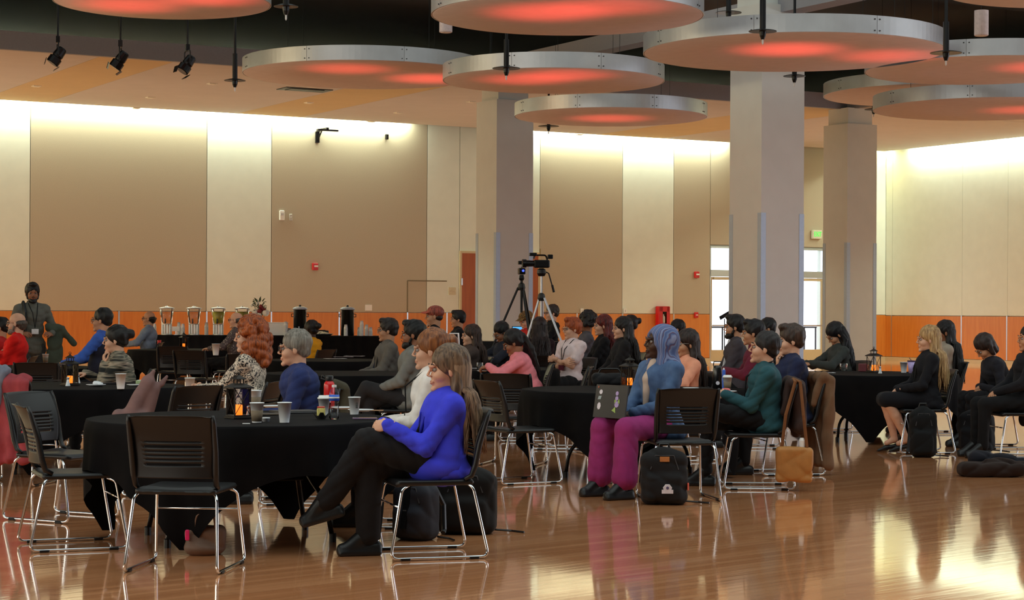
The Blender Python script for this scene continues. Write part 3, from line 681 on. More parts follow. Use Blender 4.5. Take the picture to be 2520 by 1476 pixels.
def cup(px, py, lab, hgt=.118, kind='plain', z=None, rz=0, grp=None):
    p = at(px, py, z); t = empty('paper_cup', p, rz, lab, 'cup', grp or 'paper cups'); r0, r1 = hgt*.235, hgt*.345
    MB().lathe([(.001, .004), (r0-.002, .004), (r0, 0), (r0, .003), (r1, hgt-.003), (r1+.002, hgt-.004), (r1+.003, hgt-.001), (r1+.001, hgt+.001), (r1-.002, hgt-.002), (r1-.004, hgt*.8), (.001, hgt*.79)], 24).o('cup_body', M_paper, t, True)
    if kind == 'sleeve': f_ = lambda q: r0+(r1-r0)*q+.0012; MB().lathe([(f_(.08), hgt*.08), (f_(.62), hgt*.62)], 24).o('cup_sleeve', M_sleeve, t, True)
    if kind == 'lid': MB().lathe([(r1+.003, hgt-.004), (r1+.004, hgt+.004), (r1-.002, hgt+.006), (r1-.004, hgt+.016), (r1-.007, hgt+.018), (.001, hgt+.014)], 24).o('cup_lid', M_lid, t, True)
    if kind == 'print':
        m = MB(); rr = r0+(r1-r0)*.55+.0008
        for dz_ in np.linspace(-.016, .016, 6):
            for da in (-.16, -.05, .06, .15):
                if random.random() < .8:
                    a = -1.0+da; q = rr+dz_*.1; m.box((q*math.cos(a), q*math.sin(a), hgt*.55+dz_), (.0006, .0022, .002), Matrix.Rotation(a, 3, 'Z'))
        m.o('printed_mark', mat('ink_dark', (60, 70, 66)), t)
    return t
def plate(px, py, lab, r=.085, m=None, z=None):
    p = at(px, py, z); o = MB().lathe([(.001, .003), (r*.62, .003), (r*.68, .006), (r, .014), (r, .016), (r*.66, .009), (.001, .006)], 28).o('plate', m or M_paper, None, True); o.location = p; return tag(o, lab, 'plate', 'white plates on the tables')
def slab(name, px, py, sx, sy, sz, rz, m, lab, cat, z=None, extra=None):
    p = at(px, py, z); t = empty(name, p, math.radians(rz), lab, cat); MB().box((0, 0, sz/2), (sx, sy, sz/2), bev=min(.002, sz*.3)).o('body', m, t)
    if extra: extra(t)
    return t
def shaker(px, py, lab, z=None):
    p = at(px, py, z); t = empty('salt_shaker', p, 0, lab, 'shaker', 'salt shakers'); MB().lathe([(.021, 0), (.021, .006), (.011, .045), (.010, .062)], 14).o('shaker_body', mat('shaker_glass', (220, 225, 228), .25, noise=0), t, True)
    MB().lathe([(.0115, .060), (.012, .072), (.007, .080), (.001, .082)], 12).o('shaker_cap', M_alu, t, True); return t
def glassc(px, py, lab, z=None, h_=.095, r=.036, m=None):
    p = at(px, py, z); t = empty('drinking_glass', p, 0, lab, 'glass'); MB().lathe([(.001, .006), (r*.8, .006), (r, h_), (r+.002, h_), (r*.85, .0), (.001, 0)], 18).o('glass_body', m or M_glass, t, True)
    MB().lathe([(r*.78, .008), (r*.86, h_*.4), (.001, h_*.4)], 16).o('drink', M_drink, t, True); return t
# ------------------------------------------------------------------ people
def V3(*a): return np.array(a, float)
def nrm(v): v = np.asarray(v, float); return v/max(np.linalg.norm(v), 1e-9)
def ik(S, T, l1, l2, hint):
    d = T-S; D = min(np.linalg.norm(d), l1+l2-.004); u = nrm(d); T = S+u*D
    a = (l1*l1-l2*l2+D*D)/(2*D); h = math.sqrt(max(l1*l1-a*a, 0)); p = hint-u*(hint@u); return S+u*a+nrm(p)*h, T
SKIN = {}
def skin(rgb):
    if rgb not in SKIN: SKIN[rgb] = mat('skin_%d' % len(SKIN), rgb, .5, spec=.35, noise=.05, nscale=18)
    return SKIN[rgb]
def hairm(rgb, rgb2=None):
    nm = 'hair_%s_%s' % (rgb, rgb2)
    if nm in MATS: return MATS[nm]
    c2 = rgb2 or tuple(int(c*.55) for c in rgb)
    def f(n, L, tc):
        mp = n.new('ShaderNodeMapping'); mp.inputs['Scale'].default_value = (60, 60, 5); L.new(tc.outputs['Object'], mp.inputs[0])
        no = n.new('ShaderNodeTexNoise'); no.inputs['Scale'].default_value = 1.2; no.inputs['Detail'].default_value = 3; L.new(mp.outputs[0], no.inputs['Vector'])
        r = cr(n, [(.35, c2), (.65, rgb)]); L.new(no.outputs['Fac'], r.inputs[0])
        bp = n.new('ShaderNodeBump'); bp.inputs['Strength'].default_value = .35; bp.inputs['Distance'].default_value = .01
        L.new(no.outputs['Fac'], bp.inputs['Height']); L.new(bp.outputs[0], n['Principled BSDF'].inputs['Normal']); return r.outputs[0]
    return ramp_mat(nm, f, rough=.5, spec=.35)
M_eye = mat('eye_dark', (30, 22, 18), .15, noise=0); M_eyew = mat('eye_white', (150, 138, 130), .3, noise=0)
M_lens = mat('frame_black', (18, 18, 20), .3, noise=0); M_wire = mat('frame_wire', (120, 115, 110), .3, .8, noise=0)
Q = {'n': (.0045, .0042, .011), 'm': (.0062, .0058, .014), 'f': (.0085, .008, .02)}
def head_sdf(vox, h, Rh, NB, fem):
    s = Sdf(vox, .018); k = .94 if fem else 1.0
    def E(c, r, kk=None, cut=False): s.ell(h(*c), [x for x in r], Rh, kk, cut)
    def C(a, b, r0, r1, kk=None): s.cap(h(*a), h(*b), r0, r1, kk)
    E((-.014, 0, .035), (.096, .077, .086)); E((.022, 0, -.028), (.067, .060*k, .084)); E((.028, 0, -.076), (.046, .046*k, .036))
    E((.068, 0, -.1), (.019, .022, .017)); 
    for y in (-1, 1): E((.05, y*.034, -.032), (.032, .026, .03)); C((.079, y*.034, .02), (.086, y*.008, .018), .010, .011, .012)
    C((.082, 0, .012), (.1015, 0, -.027), .006, .0085, .010)
    for y in (-1, 1): E((.092, y*.009, -.033), (.009, .007, .006), .006); E((.101, y*.033, -.002), (.015, .016, .0095), .010, True)
    E((.079, 0, -.060), (.010, .022, .006), .010); E((.077, 0, -.072), (.010, .019, .0065), .010)
    for y in (-1, 1): E((-.004, y*.078, -.008), (.017, .008, .031), .006)
    s.cap(h(-.03, 0, -.07), NB+V3(-.005, 0, -.03), .054*k, .060*k, .025)
    return s
def hand_parts(vox, wr, d, back, thumb, curl, scale=1.0):
    x = nrm(d); z = np.array(back, float); z = nrm(z-x*(z@x)); y = np.cross(z, x)
    P = lambda a, b, c: wr+(x*a+y*b+z*c)*scale
    s = Sdf(vox, .009); R = Matrix(np.stack([x, y, z], 1).tolist())
    s.cap(P(-.03, 0, 0), P(.01, 0, 0), .026, .024); s.ell(P(.048, 0, 0), (.05*scale, .041*scale, .016*scale), R)
    for i, (yy, ln) in enumerate(((.031, .068), (.0105, .078), (-.0105, .072), (-.031, .056))):
        yy *= thumb; a = P(.085-.004*abs(i-1.2), yy, 0); t = 0.15*curl; p = a; L3 = (ln*.45, ln*.3, ln*.25)
        for j in range(3):
            t += curl*(.75 if j else .5); q = p+(x*math.cos(t)-z*math.sin(t)+y*yy*1.2*(1-curl*.6))*L3[j]*scale
            s.cap(p, q, .0088-.0008*j, .0082-.0008*j, .004); p = q
    a = P(.018, .028*thumb, -.006); b = P(.052, .055*thumb, -.014-.01*curl); c = P(.082, (.056-.02*curl)*thumb, -.02-.018*curl)
    s.cap(a, b, .014, .0105, .008); s.cap(b, c, .0105, .0085, .004)
    return s
def smesh(parts):
    V = []; Fq = []; o = 0
    for s in parts: v, f = s.mesh(); V.append(v); Fq.append(f+o); o += len(v)
    return np.concatenate(V), np.concatenate(Fq)
PEOPLE = {}
def person(key, px, top, Y, face, label, skinc=(205, 160, 130), q='m', fem=False, seat=.45, lean=-.06, hair='short', hc=(30, 24, 20), hc2=None, shirt=None, pants=None,
           shoes=None, arms='lap', legs='sit', hyaw=0, hpitch=0, hroll=0, sleeve='long', beard=None, glasses=None, lanyard=False, stand=False, big=1.07, hs=1.05, chair=None, neck=0, wide=0.0, armsL=None, twist=0, dy=0.0, lw=1.0):
    vh, vhand, vb = Q[q]; fr = math.radians(face); shirt = shirt or fabric('shirt_black', (16, 16, 19)); pants = pants or fabric('trousers_black', (13, 13, 16)); shoes = shoes or M_bp
    ztop = W(px, top, Y).z; pz = .93 if stand else seat+.10
    cl = math.cos(lean); L = (ztop-pz-.135-.12*hs)/cl
    if not stand:
        L2 = min(max(L, .40), .60); pz += (L-L2)*cl*.5; L = (L+L2)/2 if abs(L-L2) > 0 else L
    u = V3(math.sin(lean), 0, cl); Pv = V3(0, 0, pz); NB = Pv+u*L; 
    nl = lean*.5+.12+neck; Hc = NB+V3(math.sin(nl), 0, math.cos(nl))*.135
    Rh = (Matrix.Rotation(math.radians(hyaw), 3, 'Z') @ Matrix.Rotation(math.radians(hpitch), 3, 'Y') @ Matrix.Rotation(math.radians(hroll), 3, 'X')); Rn = np.array(Rh)*hs
    h = lambda x, y, z: Hc + Rn @ V3(x, y, z)
    sw = (.142 if fem else .166)*big; S = [NB-u*.072+V3(0, s_*sw, 0) for s_ in (1, -1)]
    fx = Pv[0]
    TG = {}
    def tgt(kind, s_):
        i = 0 if s_ > 0 else 1
        if kind == 'lap': return V3(fx+.30, s_*.045, seat+.19), V3(.45, -s_*.8, -.25), V3(.3, s_*.3, .9), 1.0, V3(-.35, s_*.8, -.9)
        if kind == 'clasp': return V3(fx+.32, s_*.065, seat+(.30 if legs in ('crossed', 'ankle') else .22)), V3(.80, -s_*.60, -.05), V3(.3, s_*.8, .5), 1.15, V3(-.5, s_*.5, -.9)
        if kind == 'knee': return V3(fx+.34, s_*.12, seat+.17), V3(.95, -s_*.1, -.3), V3(0, 0, 1), .5, V3(-.3, s_*.8, -.8)
        if kind == 'table': return V3(fx+.37, s_*.13, .80), V3(.85, -s_*.45, -.05), V3(0, 0, 1), .5, V3(-.2, s_*.8, -.8)
        if kind == 'write': return V3(fx+.46, s_*.07, .81), V3(.9, -s_*.3, -.2), V3(0, s_*.3, .9), .9, V3(-.1, s_*.9, -.5)
        if kind == 'chin': return h(.085, s_*.02, -.20), V3(.1, 0, 1), V3(1, .2*s_, 0), 1.1, V3(.2, s_*.4, -1)
        if kind == 'cross': return NB-u*(.235 if s_ > 0 else .265)+V3(.20, -s_*.09, 0), V3(.1, -s_*1, .0), V3(1, 0, .2), .6, V3(0, s_*.6, -.9)
        if kind == 'hold': return V3(fx+.40, s_*.05, seat+.32), V3(.9, -s_*.5, .15), V3(0, s_*.9, .3), .9, V3(-.2, s_*.6, -.9)
        if kind == 'down': return S[i]+V3(.08, s_*.05, -.52), V3(.2, 0, -1), V3(0, s_*1, 0), .5, V3(-.6, s_*.4, -.2)
        if kind == 'carry': return S[i]+V3(.24, s_*.02, -.32), V3(.7, -s_*.6, 0), V3(0, s_*.6, .6), .7, V3(-.5, s_*.5, -.6)
    A = []
    for s_, kd in ((1, armsL or arms), (-1, arms)):
        T, d, bk, cu, hint = tgt(kd, s_); i = 0 if s_ > 0 else 1
        E, T = ik(S[i], T, .285, .25, hint); A.append((S[i], E, T, d, bk, cu, s_))
    fine = sleeve == 'short'
    body = Sdf(vb if fine else max(vb, .014), .03)
    body.cap(Pv, NB-u*.12, .08, .08); body.cap(S[0], S[1], .028, .028); body.cap(NB-u*.08, NB, .048, .050)
    for (s0, E, T, d, bk, cu, s_) in A: body.cap(s0, E, .032, .030, .02); body.cap(E, T, .032 if fine else .028, .023 if fine else .018, .02)
    skirt = legs == 'skirt'
    # legs
    lx = .44; kz = seat+.075
    LG = []
    for s_ in (1, -1):
        hip = Pv+V3(.02, s_*.085, -.015); kn = V3(lx, s_*(.11+wide), kz); an = V3(lx+.02, s_*(.11+wide), .10); toe = V3(1, 0, 0)
        if stand: kn = V3(.02, s_*.1, .50); an = V3(0, s_*.1, .10)
        elif legs == 'crossed' and s_ > 0: kn = V3(lx-.01, .0, kz+.125); an = V3(lx+.21, -.09, .30); toe = nrm(V3(.85, -.15, -.25))
        elif legs == 'crossed': kn = V3(lx-.03, -.06, kz); an = V3(lx-.03, -.05, .10)
        elif legs == 'ankle' and s_ > 0: kn = V3(lx, .20, kz+.10); an = V3(lx-.02, -.16, kz+.14); toe = nrm(V3(.5, -.8, -.1))
        elif legs == 'back': an = V3(lx-.16, s_*.09, .10)
        elif legs == 'skirt': kn = V3(lx-.01, s_*.05, kz+.01); an = V3(lx-.12-.10*(s_ > 0), s_*.04, .13); toe = nrm(V3(.86, 0, -.4))
        LG.append((hip, kn, an, toe, s_))
    parts = [body, head_sdf(vh, h, Rh, NB, fem)]
    if skirt:
        lg = Sdf(.010, .015)
        for hip, kn, an, toe, s_ in LG: lg.cap(kn, kn*.6+an*.4-V3(.015, 0, 0), .052, .052); lg.cap(kn*.6+an*.4-V3(.015, 0, 0), an, .052, .032); lg.cap(an, an+toe*.09, .032, .026)
        parts.append(lg)
    for (s0, E, T, d, bk, cu, s_) in A: parts.append(hand_parts(vhand, T, d, bk, -s_, cu, .93 if fem else 1.02))
    V, Fq = smesh(parts); root = mk('person', V, Fq, skin(skinc), None, True)
    R2 = Matrix.Rotation(fr, 3, 'Z'); c = W(px, top, Y); off = R2 @ Vector((Hc[0], Hc[1], 0))
    root.location = (c.x-off.x, c.y-off.y+dy, 0); root.rotation_euler = (0, 0, fr); tag(root, label, 'person')
    # eyes, brows, lips
    for y in (-1, 1):
        m = MB(); m.mats = None; pc = h(.0728, y*.032, -.001); m.lathe([(.0001, -.0115*hs), (.0083*hs, -.0081*hs), (.0115*hs, 0), (.0083*hs, .0081*hs), (.0001, .0115*hs)], 10, pc, Rh @ Matrix.Rotation(PI/2, 3, 'Y')); m.cm = 1
        m.lathe([(.0075*hs, .0088*hs), (.005*hs, .0112*hs), (.0001, .0121*hs)], 8, pc, Rh @ Matrix.Rotation(PI/2, 3, 'Y')); m.o('eye', None, root, True, [M_eyew, M_eye])
    if q != 'f':
        hb = hairm(tuple(int(x*.8) for x in hc) if hair != 'bald' else (70, 60, 55))
        for y in (-1, 1): m = MB(); m.tube([h(.088, y*.014, .024), h(.0885, y*.03, .030), h(.080, y*.048, .026)], [.0035, .0045, .002], 5); m.o('eyebrow', hb, root, True)
        lc = tuple(int(a*b) for a, b in zip(skinc, (.88, .68, .65))); m = MB()
        for zz, rz in ((-.0605, .0036), (-.0705, .0042)): m.tube([h(.072, -.022, -.066), h(.0842, -.010, zz), h(.0862, 0, zz), h(.0842, .010, zz), h(.072, .022, -.066)], [.001, rz*.8, rz, rz*.8, .001], 6)
        m.o('lips', skin(lc), root, True)
    # hair
    hm = hairm(hc, hc2); hv = vh*1.25; s = Sdf(hv, .016)
    def E(cc, r, kk=None, cut=False, o=s): o.ell(h(*cc), [x*hs for x in r], Rh, kk, cut)
    def wavy(a, f_, ph=0): return lambda x, y, z: a*np.sin(f_*x+ph)*np.sin(f_*y+2)*np.sin(f_*.6*z)
    made = True
    if hair in ('short', 'quiff', 'ponytail', 'bun', 'long', 'curly', 'longcurly', 'bob'):
        up = .006 if hair != 'short' else .002
        E((-.024, 0, .046), (.096+up, .083+up, .088+up)); E((-.060, 0, -.012), (.048+up, .064+up, .050))
        for y in (-1, 1): E((-.012, y*.068, .02), (.032, .018, .035))
        if hair in ('quiff',): E((.045, 0, .105), (.045, .055, .032))
        E((.118, 0, -.045), (.085, .1, .095), .004, True)
    if hair == 'bald':
        E((-.045, 0, .0), (.078, .0815, .045)); E((-.06, 0, -.03), (.05, .066, .05)); E((.1, 0, 0), (.09, .1, .1), .004, True)
    if hair == 'bun': E((-.128, 0, .055), (.042, .045, .042)); 
    if hair == 'ponytail':
        E((-.115, 0, .03), (.03, .03, .03)); s.cap(h(-.125, 0, .03), h(-.15, 0, -.12), .03, .036); s.cap(h(-.15, 0, -.12), h(-.13, 0, -.40), .036, .018)
    if hair in ('curly', 'longcurly'):
        for i in range(150 if hair == 'curly' else 190):
            a = rng.uniform(0, 2*PI); e = rng.uniform(-.35, 1.45) if hair == 'curly' else rng.uniform(-1.35, 1.45)
            rr = .012+rng.uniform(0, .012); zz = math.sin(max(e, -.5))*.1; r0 = math.cos(max(e, -.5))
            x, y, z = -.03+math.cos(a)*.1*r0, math.sin(a)*.092*r0, .045+zz
            if e < -.2: z = .0-(abs(e)-.2)*.17; x = -.04+math.cos(a)*.105; y = math.sin(a)*.1; rr += .008
            if x > .035 and z < .075: continue
            s.ell(h(x, y, z), (rr*1.3*hs,)*3, None, .012)
    if hair == 'bob':
        s.cap(h(-.05, 0, 0), h(-.055, 0, -.07), .07, .055)
        for y in (-1, 1): s.cap(h(-.02, y*.065, .02), h(-.01, y*.07, -.075), .032, .026)
    if hair in ('long', 'longcurly'):
        dn = V3(0, 0, -1)
        b0 = h(-.05, 0, .0); b1 = NB-u*.02+V3(-.085, 0, 0); b2 = NB-u*.24+V3(-.135, 0, 0)
        if hair == 'longcurly': b2 = b1+V3(0, 0, -.03)
        s.cap(b0, b1, .078, .072); 
        for y in (-1, 0, 1): s.cap(b1+V3(0, y*.045, 0), b2+V3(0, y*.05, 0), .05, .028)
        for y in (-1, 1): s.cap(h(-.035, y*.055, .03), h(-.035, y*.072, -.09), .036, .034); s.cap(h(-.035, y*.072, -.09), NB+V3(-.02, y*.10, -.09), .032, .03)
        s.ell(h(.12, 0, -.05), [.084*hs, .075*hs, .1*hs], Rh, .004, True)
    if hair == 'hood':
        s = Sdf(hv*1.2, .03); 
        s.ell(h(-.03, 0, .03), [.115*hs, .10*hs, .108*hs], Rh); s.cap(h(-.05, 0, -.02), NB+V3(-.06, 0, -.02), .092, .10)
        for y in (-1, 1): s.cap(h(-.01, y*.06, 0), NB+V3(.03, y*.075, -.06), .045, .05)
        s.cap(NB+V3(-.05, .06, -.05), NB+V3(-.05, -.06, -.05), .085, .085)
        s.ell(h(.125, 0, -.03), [.10*hs, .07*hs, .105*hs], Rh, .01, True)
        s.warp = lambda x, y, z: .0022*np.sin(70*(z*.7+x*.5)+4*np.sin(8*y))
    if hair == 'cap':
        s = Sdf(vh, .008); E((-.018, 0, .052), (.104, .088, .078), o=s); E((.0, 0, -.06), (.14, .12, .085), .004, True, s)
    if hair == 'hairless': made = False
    if made:
        if hair not in ('hood', 'cap'): s.warp = lambda x, y, z: .0035*np.sin(75*x+3*np.sin(20*z))*np.sin(75*y+2*np.sin(18*z))
        hn = {'hood': 'headscarf', 'cap': 'cap'}.get(hair, 'hair'); ho = s.o(hn, hm if hair not in ('hood', 'cap') else (hc2 if not isinstance(hc2, (tuple, type(None))) else hm), root)
    if hair == 'cap':
        m = MB(); N = 9; v = []
        for j, t in enumerate((0, 1)):
            for i in range(N):
                a = math.radians(-62+124*i/(N-1)); r = 1.0 if j == 0 else 1.0
                v.append(h(.075*math.cos(a)+(.075 if j else .008), .084*math.sin(a)*(1 if j == 0 else .9), .060-.018*math.sin(abs(a))-(.014 if j else 0)))
        v += [p+V3(0, 0, .005) for p in v]; f = []
        for i in range(N-1): f += [(i, i+1, N+i+1, N+i), (2*N+i, 3*N+i, 3*N+i+1, 2*N+i+1), (N+i, N+i+1, 3*N+i+1, 3*N+i)]
        m.add(v, f); m.o('cap_brim', fabric('brim_%s' % key, hc), root)
        b = Sdf(vh*1.2, .01); b.ell(h(-.05, 0, -.01), [.062, .07, .05], Rh); b.o('hair', hairm((45, 35, 30)), root)
    if beard:
        b = Sdf(vh, .012); b.ell(h(.030, 0, -.084), [.055*hs, .053*hs, .042*hs], Rh); b.ell(h(.068, 0, -.1), [.026*hs, .03*hs, .026*hs], Rh)
        for y in (-1, 1): b.cap(h(.02, y*.058, -.06), h(.0, y*.070, -.01), .016, .010)
        b.cap(h(.095, -.02, -.054), h(.095, .02, -.054), .006, .006, .004); b.ell(h(.104, 0, -.067), [.014, .02, .009], Rh, .004, True); b.o('beard', hairm(beard), root)
    # shirt
    sh = Sdf(vb, .035); ff = .92 if fem else 1.0; g = big
    jk = .0
    sh.ell(Pv+u*.02, [.130*g, .172*g*(1.02 if fem else 1), .13]); sh.ell(Pv+u*L*.38, [.118*g, .150*ff*g, .15]); sh.ell(Pv+u*L*.70+V3(.005, 0, 0), [.128*g*ff, .168*ff*g, .15])
    if fem: 
        for y in (-1, 1): sh.ell(Pv+u*L*.64+V3(.075, y*.065, 0), [.055, .055, .06])
    sh.cap(S[0], S[1], .048*g, .048*g, .045); [sh.cap(NB-u*.015, s_*.85+NB*.15, .045, .050, .04) for s_ in S]; sh.cap(NB-u*.07, NB-u*.012, .085, .062, .03)
    for (s0, E_, T, d, bk, cu, s_) in A:
        sh.cap(s0, E_, .056*g*ff, .047*g, .03) if sleeve == 'long' else sh.cap(s0, s0*.35+E_*.65, .060*g, .062*g, .02)
        if sleeve == 'long': sh.cap(E_, T*.99+E_*.01, .050*g, .037*g, .02)
    sh.ell(Pv+V3(-.02, 0, -.06), [.145*g, .190*g, .09]); sh.warp = wrinkle(.0036 if sleeve == 'long' else .003, 66, 52, ph=px*.01)
    sh.o('shirt', shirt, root)
    # trousers
    tr = Sdf(vb, .03)
    tr.ell(Pv+V3(0, 0, -.02), [.122*g, .165*g, .105])
    wd = 1.3 if legs == 'wide' else lw
    for hip, kn, an, toe, s_ in LG:
        if skirt: tr.cap(hip, kn, .095, .078, .05); continue
        tr.cap(hip, kn, .090*g, .068*wd, .02); tr.cap(kn, an*(.95 if legs != 'wide' else .85)+kn*(.05 if legs != 'wide' else .15), .066*wd, (.054*wd if legs != 'wide' else .100), .02)
    tr.warp = wrinkle(.004, 56, 44, ph=px*.02)
    tr.o('skirt' if skirt else 'trousers', pants, root)
    for hip, kn, an, toe, s_ in LG:
        f = Sdf(.009 if q == 'n' else .012, .02); t = toe; bz = an[2]
        if skirt:
            f.cap(an+V3(-.045, 0, -.06), an+t*.10+V3(0, 0, -.045), .022, .026); f.cap(an+t*.10+V3(0, 0, -.045), an+t*.19+V3(0, 0, -.035), .024, .014); f.cap(an+V3(-.05, 0, -.05), an+V3(-.06, 0, -.122), .014, .007, .01)
        else:
            dnv = V3(0, 0, -1) if t[2] > -.1 else nrm(V3(-.45, .1, -1))
            f.cap(an-t*.045+dnv*.055, an+t*.15+dnv*.062, .040, .035); f.cap(an+V3(0, 0, .03), an+t*.10+dnv*.04, .048, .036); f.box(an+t*.05+dnv*.085, (.125, .042, .014), .01, Matrix(np.stack([t, nrm(np.cross(-dnv, t)), nrm(np.cross(t, np.cross(-dnv, t)))], 1).tolist()))
        f.o('shoe', shoes, root)
        if legs == 'wide':
            c_ = Sdf(.01, .01); c_.cap(an+V3(0, 0, -.01), an+V3(0, 0, .10), .038, .04); c_.o('sock', fabric('sock_grey', (120, 122, 120)), root)
    if glasses:
        gm = M_lens if glasses == 'dark' else M_wire; m = MB()
        for y in (-1, 1):
            ring = [h(.100-.006*abs(math.cos(a))*(1 if y*math.cos(a) > 0 else 0), y*.033+.022*math.cos(a), .0+.016*math.sin(a)) for a in np.linspace(0, 2*PI, 13)[:-1]]
            m.tube(ring, .0022*(1.3 if glasses == 'dark' else .9), 5, closed=True); m.tube([h(.098, y*.054, .006), h(.05, y*.073, .006), h(-.01, y*.082, .004)], .002, 5)
        m.tube([h(.101, -.012, .004), h(.103, 0, .006), h(.101, .012, .004)], .002, 5); m.o('glasses', gm, root)
    if lanyard:
        lm = fabric('lanyard_black', (14, 14, 16)); m = MB(); bp_ = Pv+u*L*.42+V3(.152*g, 0, 0); ch = Pv+u*L*.78+V3(.142*g+(.02 if fem else 0), 0, 0)
        m.tube([bp_, ch+V3(.0, .03, 0), NB+V3(.05, .062, .0), NB+V3(-.045, .055, .03), NB+V3(-.07, 0, .04), NB+V3(-.045, -.055, .03), NB+V3(.05, -.062, .0), ch+V3(.0, -.03, 0), bp_], .005, 5); m.o('lanyard', lm, root)
        MB().box(bp_+V3(.008, 0, -.045), (.003, .045, .033)).o('name_badge', mat('badge_white', (225, 225, 225), .4) if lanyard is True else lanyard, root)
    PEOPLE[key] = dict(o=root, Hc=Hc, Pv=Pv, NB=NB, h=h, A=A, face=fr, u=u, L=L, S=S, LG=LG, hm=hm, R=R2)
    if not stand and chair is not False:
        p = root.location + R2 @ Vector((.06, 0, 0)); place_chair(p.x, p.y, face+twist, 'black slat-backed chair, %s' % (chair or 'under ' + key))
    return root
def strands(key, n, length, colr, r=.0055, wav=.012, name='hair_strands', spread=1.0, shade=1.0):
    P = PEOPLE[key]; h = P['h']; NB = P['NB']; m = MB(); n = int(n*2.4); r *= .5
    for i in range(n):
        a = math.radians(rng.uniform(82, 278)); e = rng.uniform(.15, 1.2)
        ca, sa = math.cos(a), math.sin(a); p0 = h(-.02+.098*ca*math.cos(e), .088*sa*math.cos(e), .045+.094*math.sin(e)); p1 = h(-.03+.100*ca, .090*sa, .015); p2 = h(-.035+.088*ca, .086*sa, -.085)
        end = NB + V3(-.055+.085*ca*spread-.03, .11*sa*spread, -.0); L = length*rng.uniform(.82, 1.05); ph = rng.uniform(0, 6); pts = [p0, p1, p2, end]
        for t in np.linspace(.2, 1, 6): pts.append(end+V3(-.05*t*(1 if ca < 0 else 0)+wav*math.sin(ph+t*7), .012*sa*t+wav*math.cos(ph+t*6), -L*t))
        m.tube(pts, [r*.6, r, r*1.1]+[r*1.2]*4+[r, r*.8, r*.3], 5)
    o = m.o(name, colr, P['o'], True); o['kind'] = 'stuff'; return o
# ------------------------------------------------------------------ tables in the hall
T1 = table(0, 590, 1030, 12.0, 20, 'nearest one at the front left with many cups')
T2 = table(1, 190, 945, 17.0, 10, 'second row at the left with a lantern and plates')
T3 = table(2, 45, 893, 22.3, 40, 'at the left edge before the man in red')
T4 = table(3, 452, 855, 32.9, 0, 'far one before the drink dispensers')
T5 = table(0, 862, 912, 20.8, 50, 'bare one before the man in the grey blazer')
T6 = table(1, 800, 878, 26.4, 15, 'far one with loose papers near the woman in yellow')
T7 = table(2, 1180, 903, 22.8, 30, 'before the woman in the pink sweater')
T8 = table(3, 1548, 955, 16.8, 60, 'centre right one beside the person in denim')
T9 = table(0, 2150, 916, 21.7, 75, 'far right one with a black lantern')
# ------------------------------------------------------------------ people
FB = fabric
def b_stripe(n, L, tc):
    mp = n.new('ShaderNodeMapping'); mp.inputs['Scale'].default_value = (2, 2, 19); L.new(tc.outputs['Object'], mp.inputs[0])
    wv = n.new('ShaderNodeTexNoise'); wv.inputs['Scale'].default_value = 1; wv.inputs['Detail'].default_value = 3; L.new(mp.outputs[0], wv.inputs['Vector'])
    r = cr(n, [(.36, (24, 26, 24)), (.45, (150, 140, 122)), (.5, (48, 60, 50)), (.56, (176, 160, 140)), (.64, (34, 34, 32))]); L.new(wv.outputs['Fac'], r.inputs[0]); return r.outputs[0]
def b_leo(n, L, tc):
    v = n.new('ShaderNodeTexNoise'); v.inputs['Scale'].default_value = 42; v.inputs['Detail'].default_value = 1.5; v.inputs['Distortion'].default_value = 1.2; L.new(tc.outputs['Object'], v.inputs['Vector'])
    r = cr(n, [(.40, (26, 24, 26)), (.5, (214, 196, 176)), (.58, (232, 216, 196)), (.66, (60, 56, 60))]); L.new(v.outputs['Fac'], r.inputs[0]); return r.outputs[0]
def b_scarf(n, L, tc):
    v = n.new('ShaderNodeTexWave'); v.inputs['Scale'].default_value = 9; v.inputs['Distortion'].default_value = 3; v.bands_direction = 'Y'; L.new(tc.outputs['Object'], v.inputs['Vector'])
    r = cr(n, [(.0, (70, 90, 140)), (.35, (110, 130, 170)), (.6, (90, 60, 80)), (.8, (60, 80, 130)), (1, (130, 140, 175))]); L.new(v.outputs['Fac'], r.inputs[0]); return r.outputs[0]
def b_denim(n, L, tc):
    v = n.new('ShaderNodeTexNoise'); v.inputs['Scale'].default_value = 7; v.inputs['Detail'].default_value = 5; L.new(tc.outputs['Object'], v.inputs['Vector'])
    r = cr(n, [(.3, (44, 68, 108)), (.7, (88, 116, 156))]); L.new(v.outputs['Fac'], r.inputs[0]); return r.outputs[0]
def b_camo(n, L, tc):
    v = n.new('ShaderNodeTexNoise'); v.inputs['Scale'].default_value = 30; L.new(tc.outputs['Object'], v.inputs['Vector'])
    r = cr(n, [(.4, (96, 70, 36)), (.5, (140, 100, 50)), (.6, (60, 60, 34))], 'CONSTANT'); L.new(v.outputs['Fac'], r.inputs[0]); return r.outputs[0]
def b_dots(n, L, tc):
    v = n.new('ShaderNodeTexVoronoi'); v.inputs['Scale'].default_value = 34; L.new(tc.outputs['Object'], v.inputs['Vector'])
    r = cr(n, [(.2, (180, 165, 155)), (.32, (60, 52, 56)), (.6, (90, 78, 76))]); L.new(v.outputs['Distance'], r.inputs[0]); return r.outputs[0]
STR = ramp_mat('striped_knit', b_stripe, .9); LEO = ramp_mat('spotted_blouse', b_leo, .8); SCA = ramp_mat('striped_scarf', b_scarf, .8); DEN = ramp_mat('denim', b_denim, .85)
CAMO = ramp_mat('patterned_cap', b_camo, .9); DOT = ramp_mat('patterned_vest', b_dots, .9)
LIGHT, TAN, BROWN, DARK = (214, 164, 136), (188, 136, 104), (150, 98, 70), (70, 44, 32)
BLK = FB('jacket_black', (15, 15, 19))
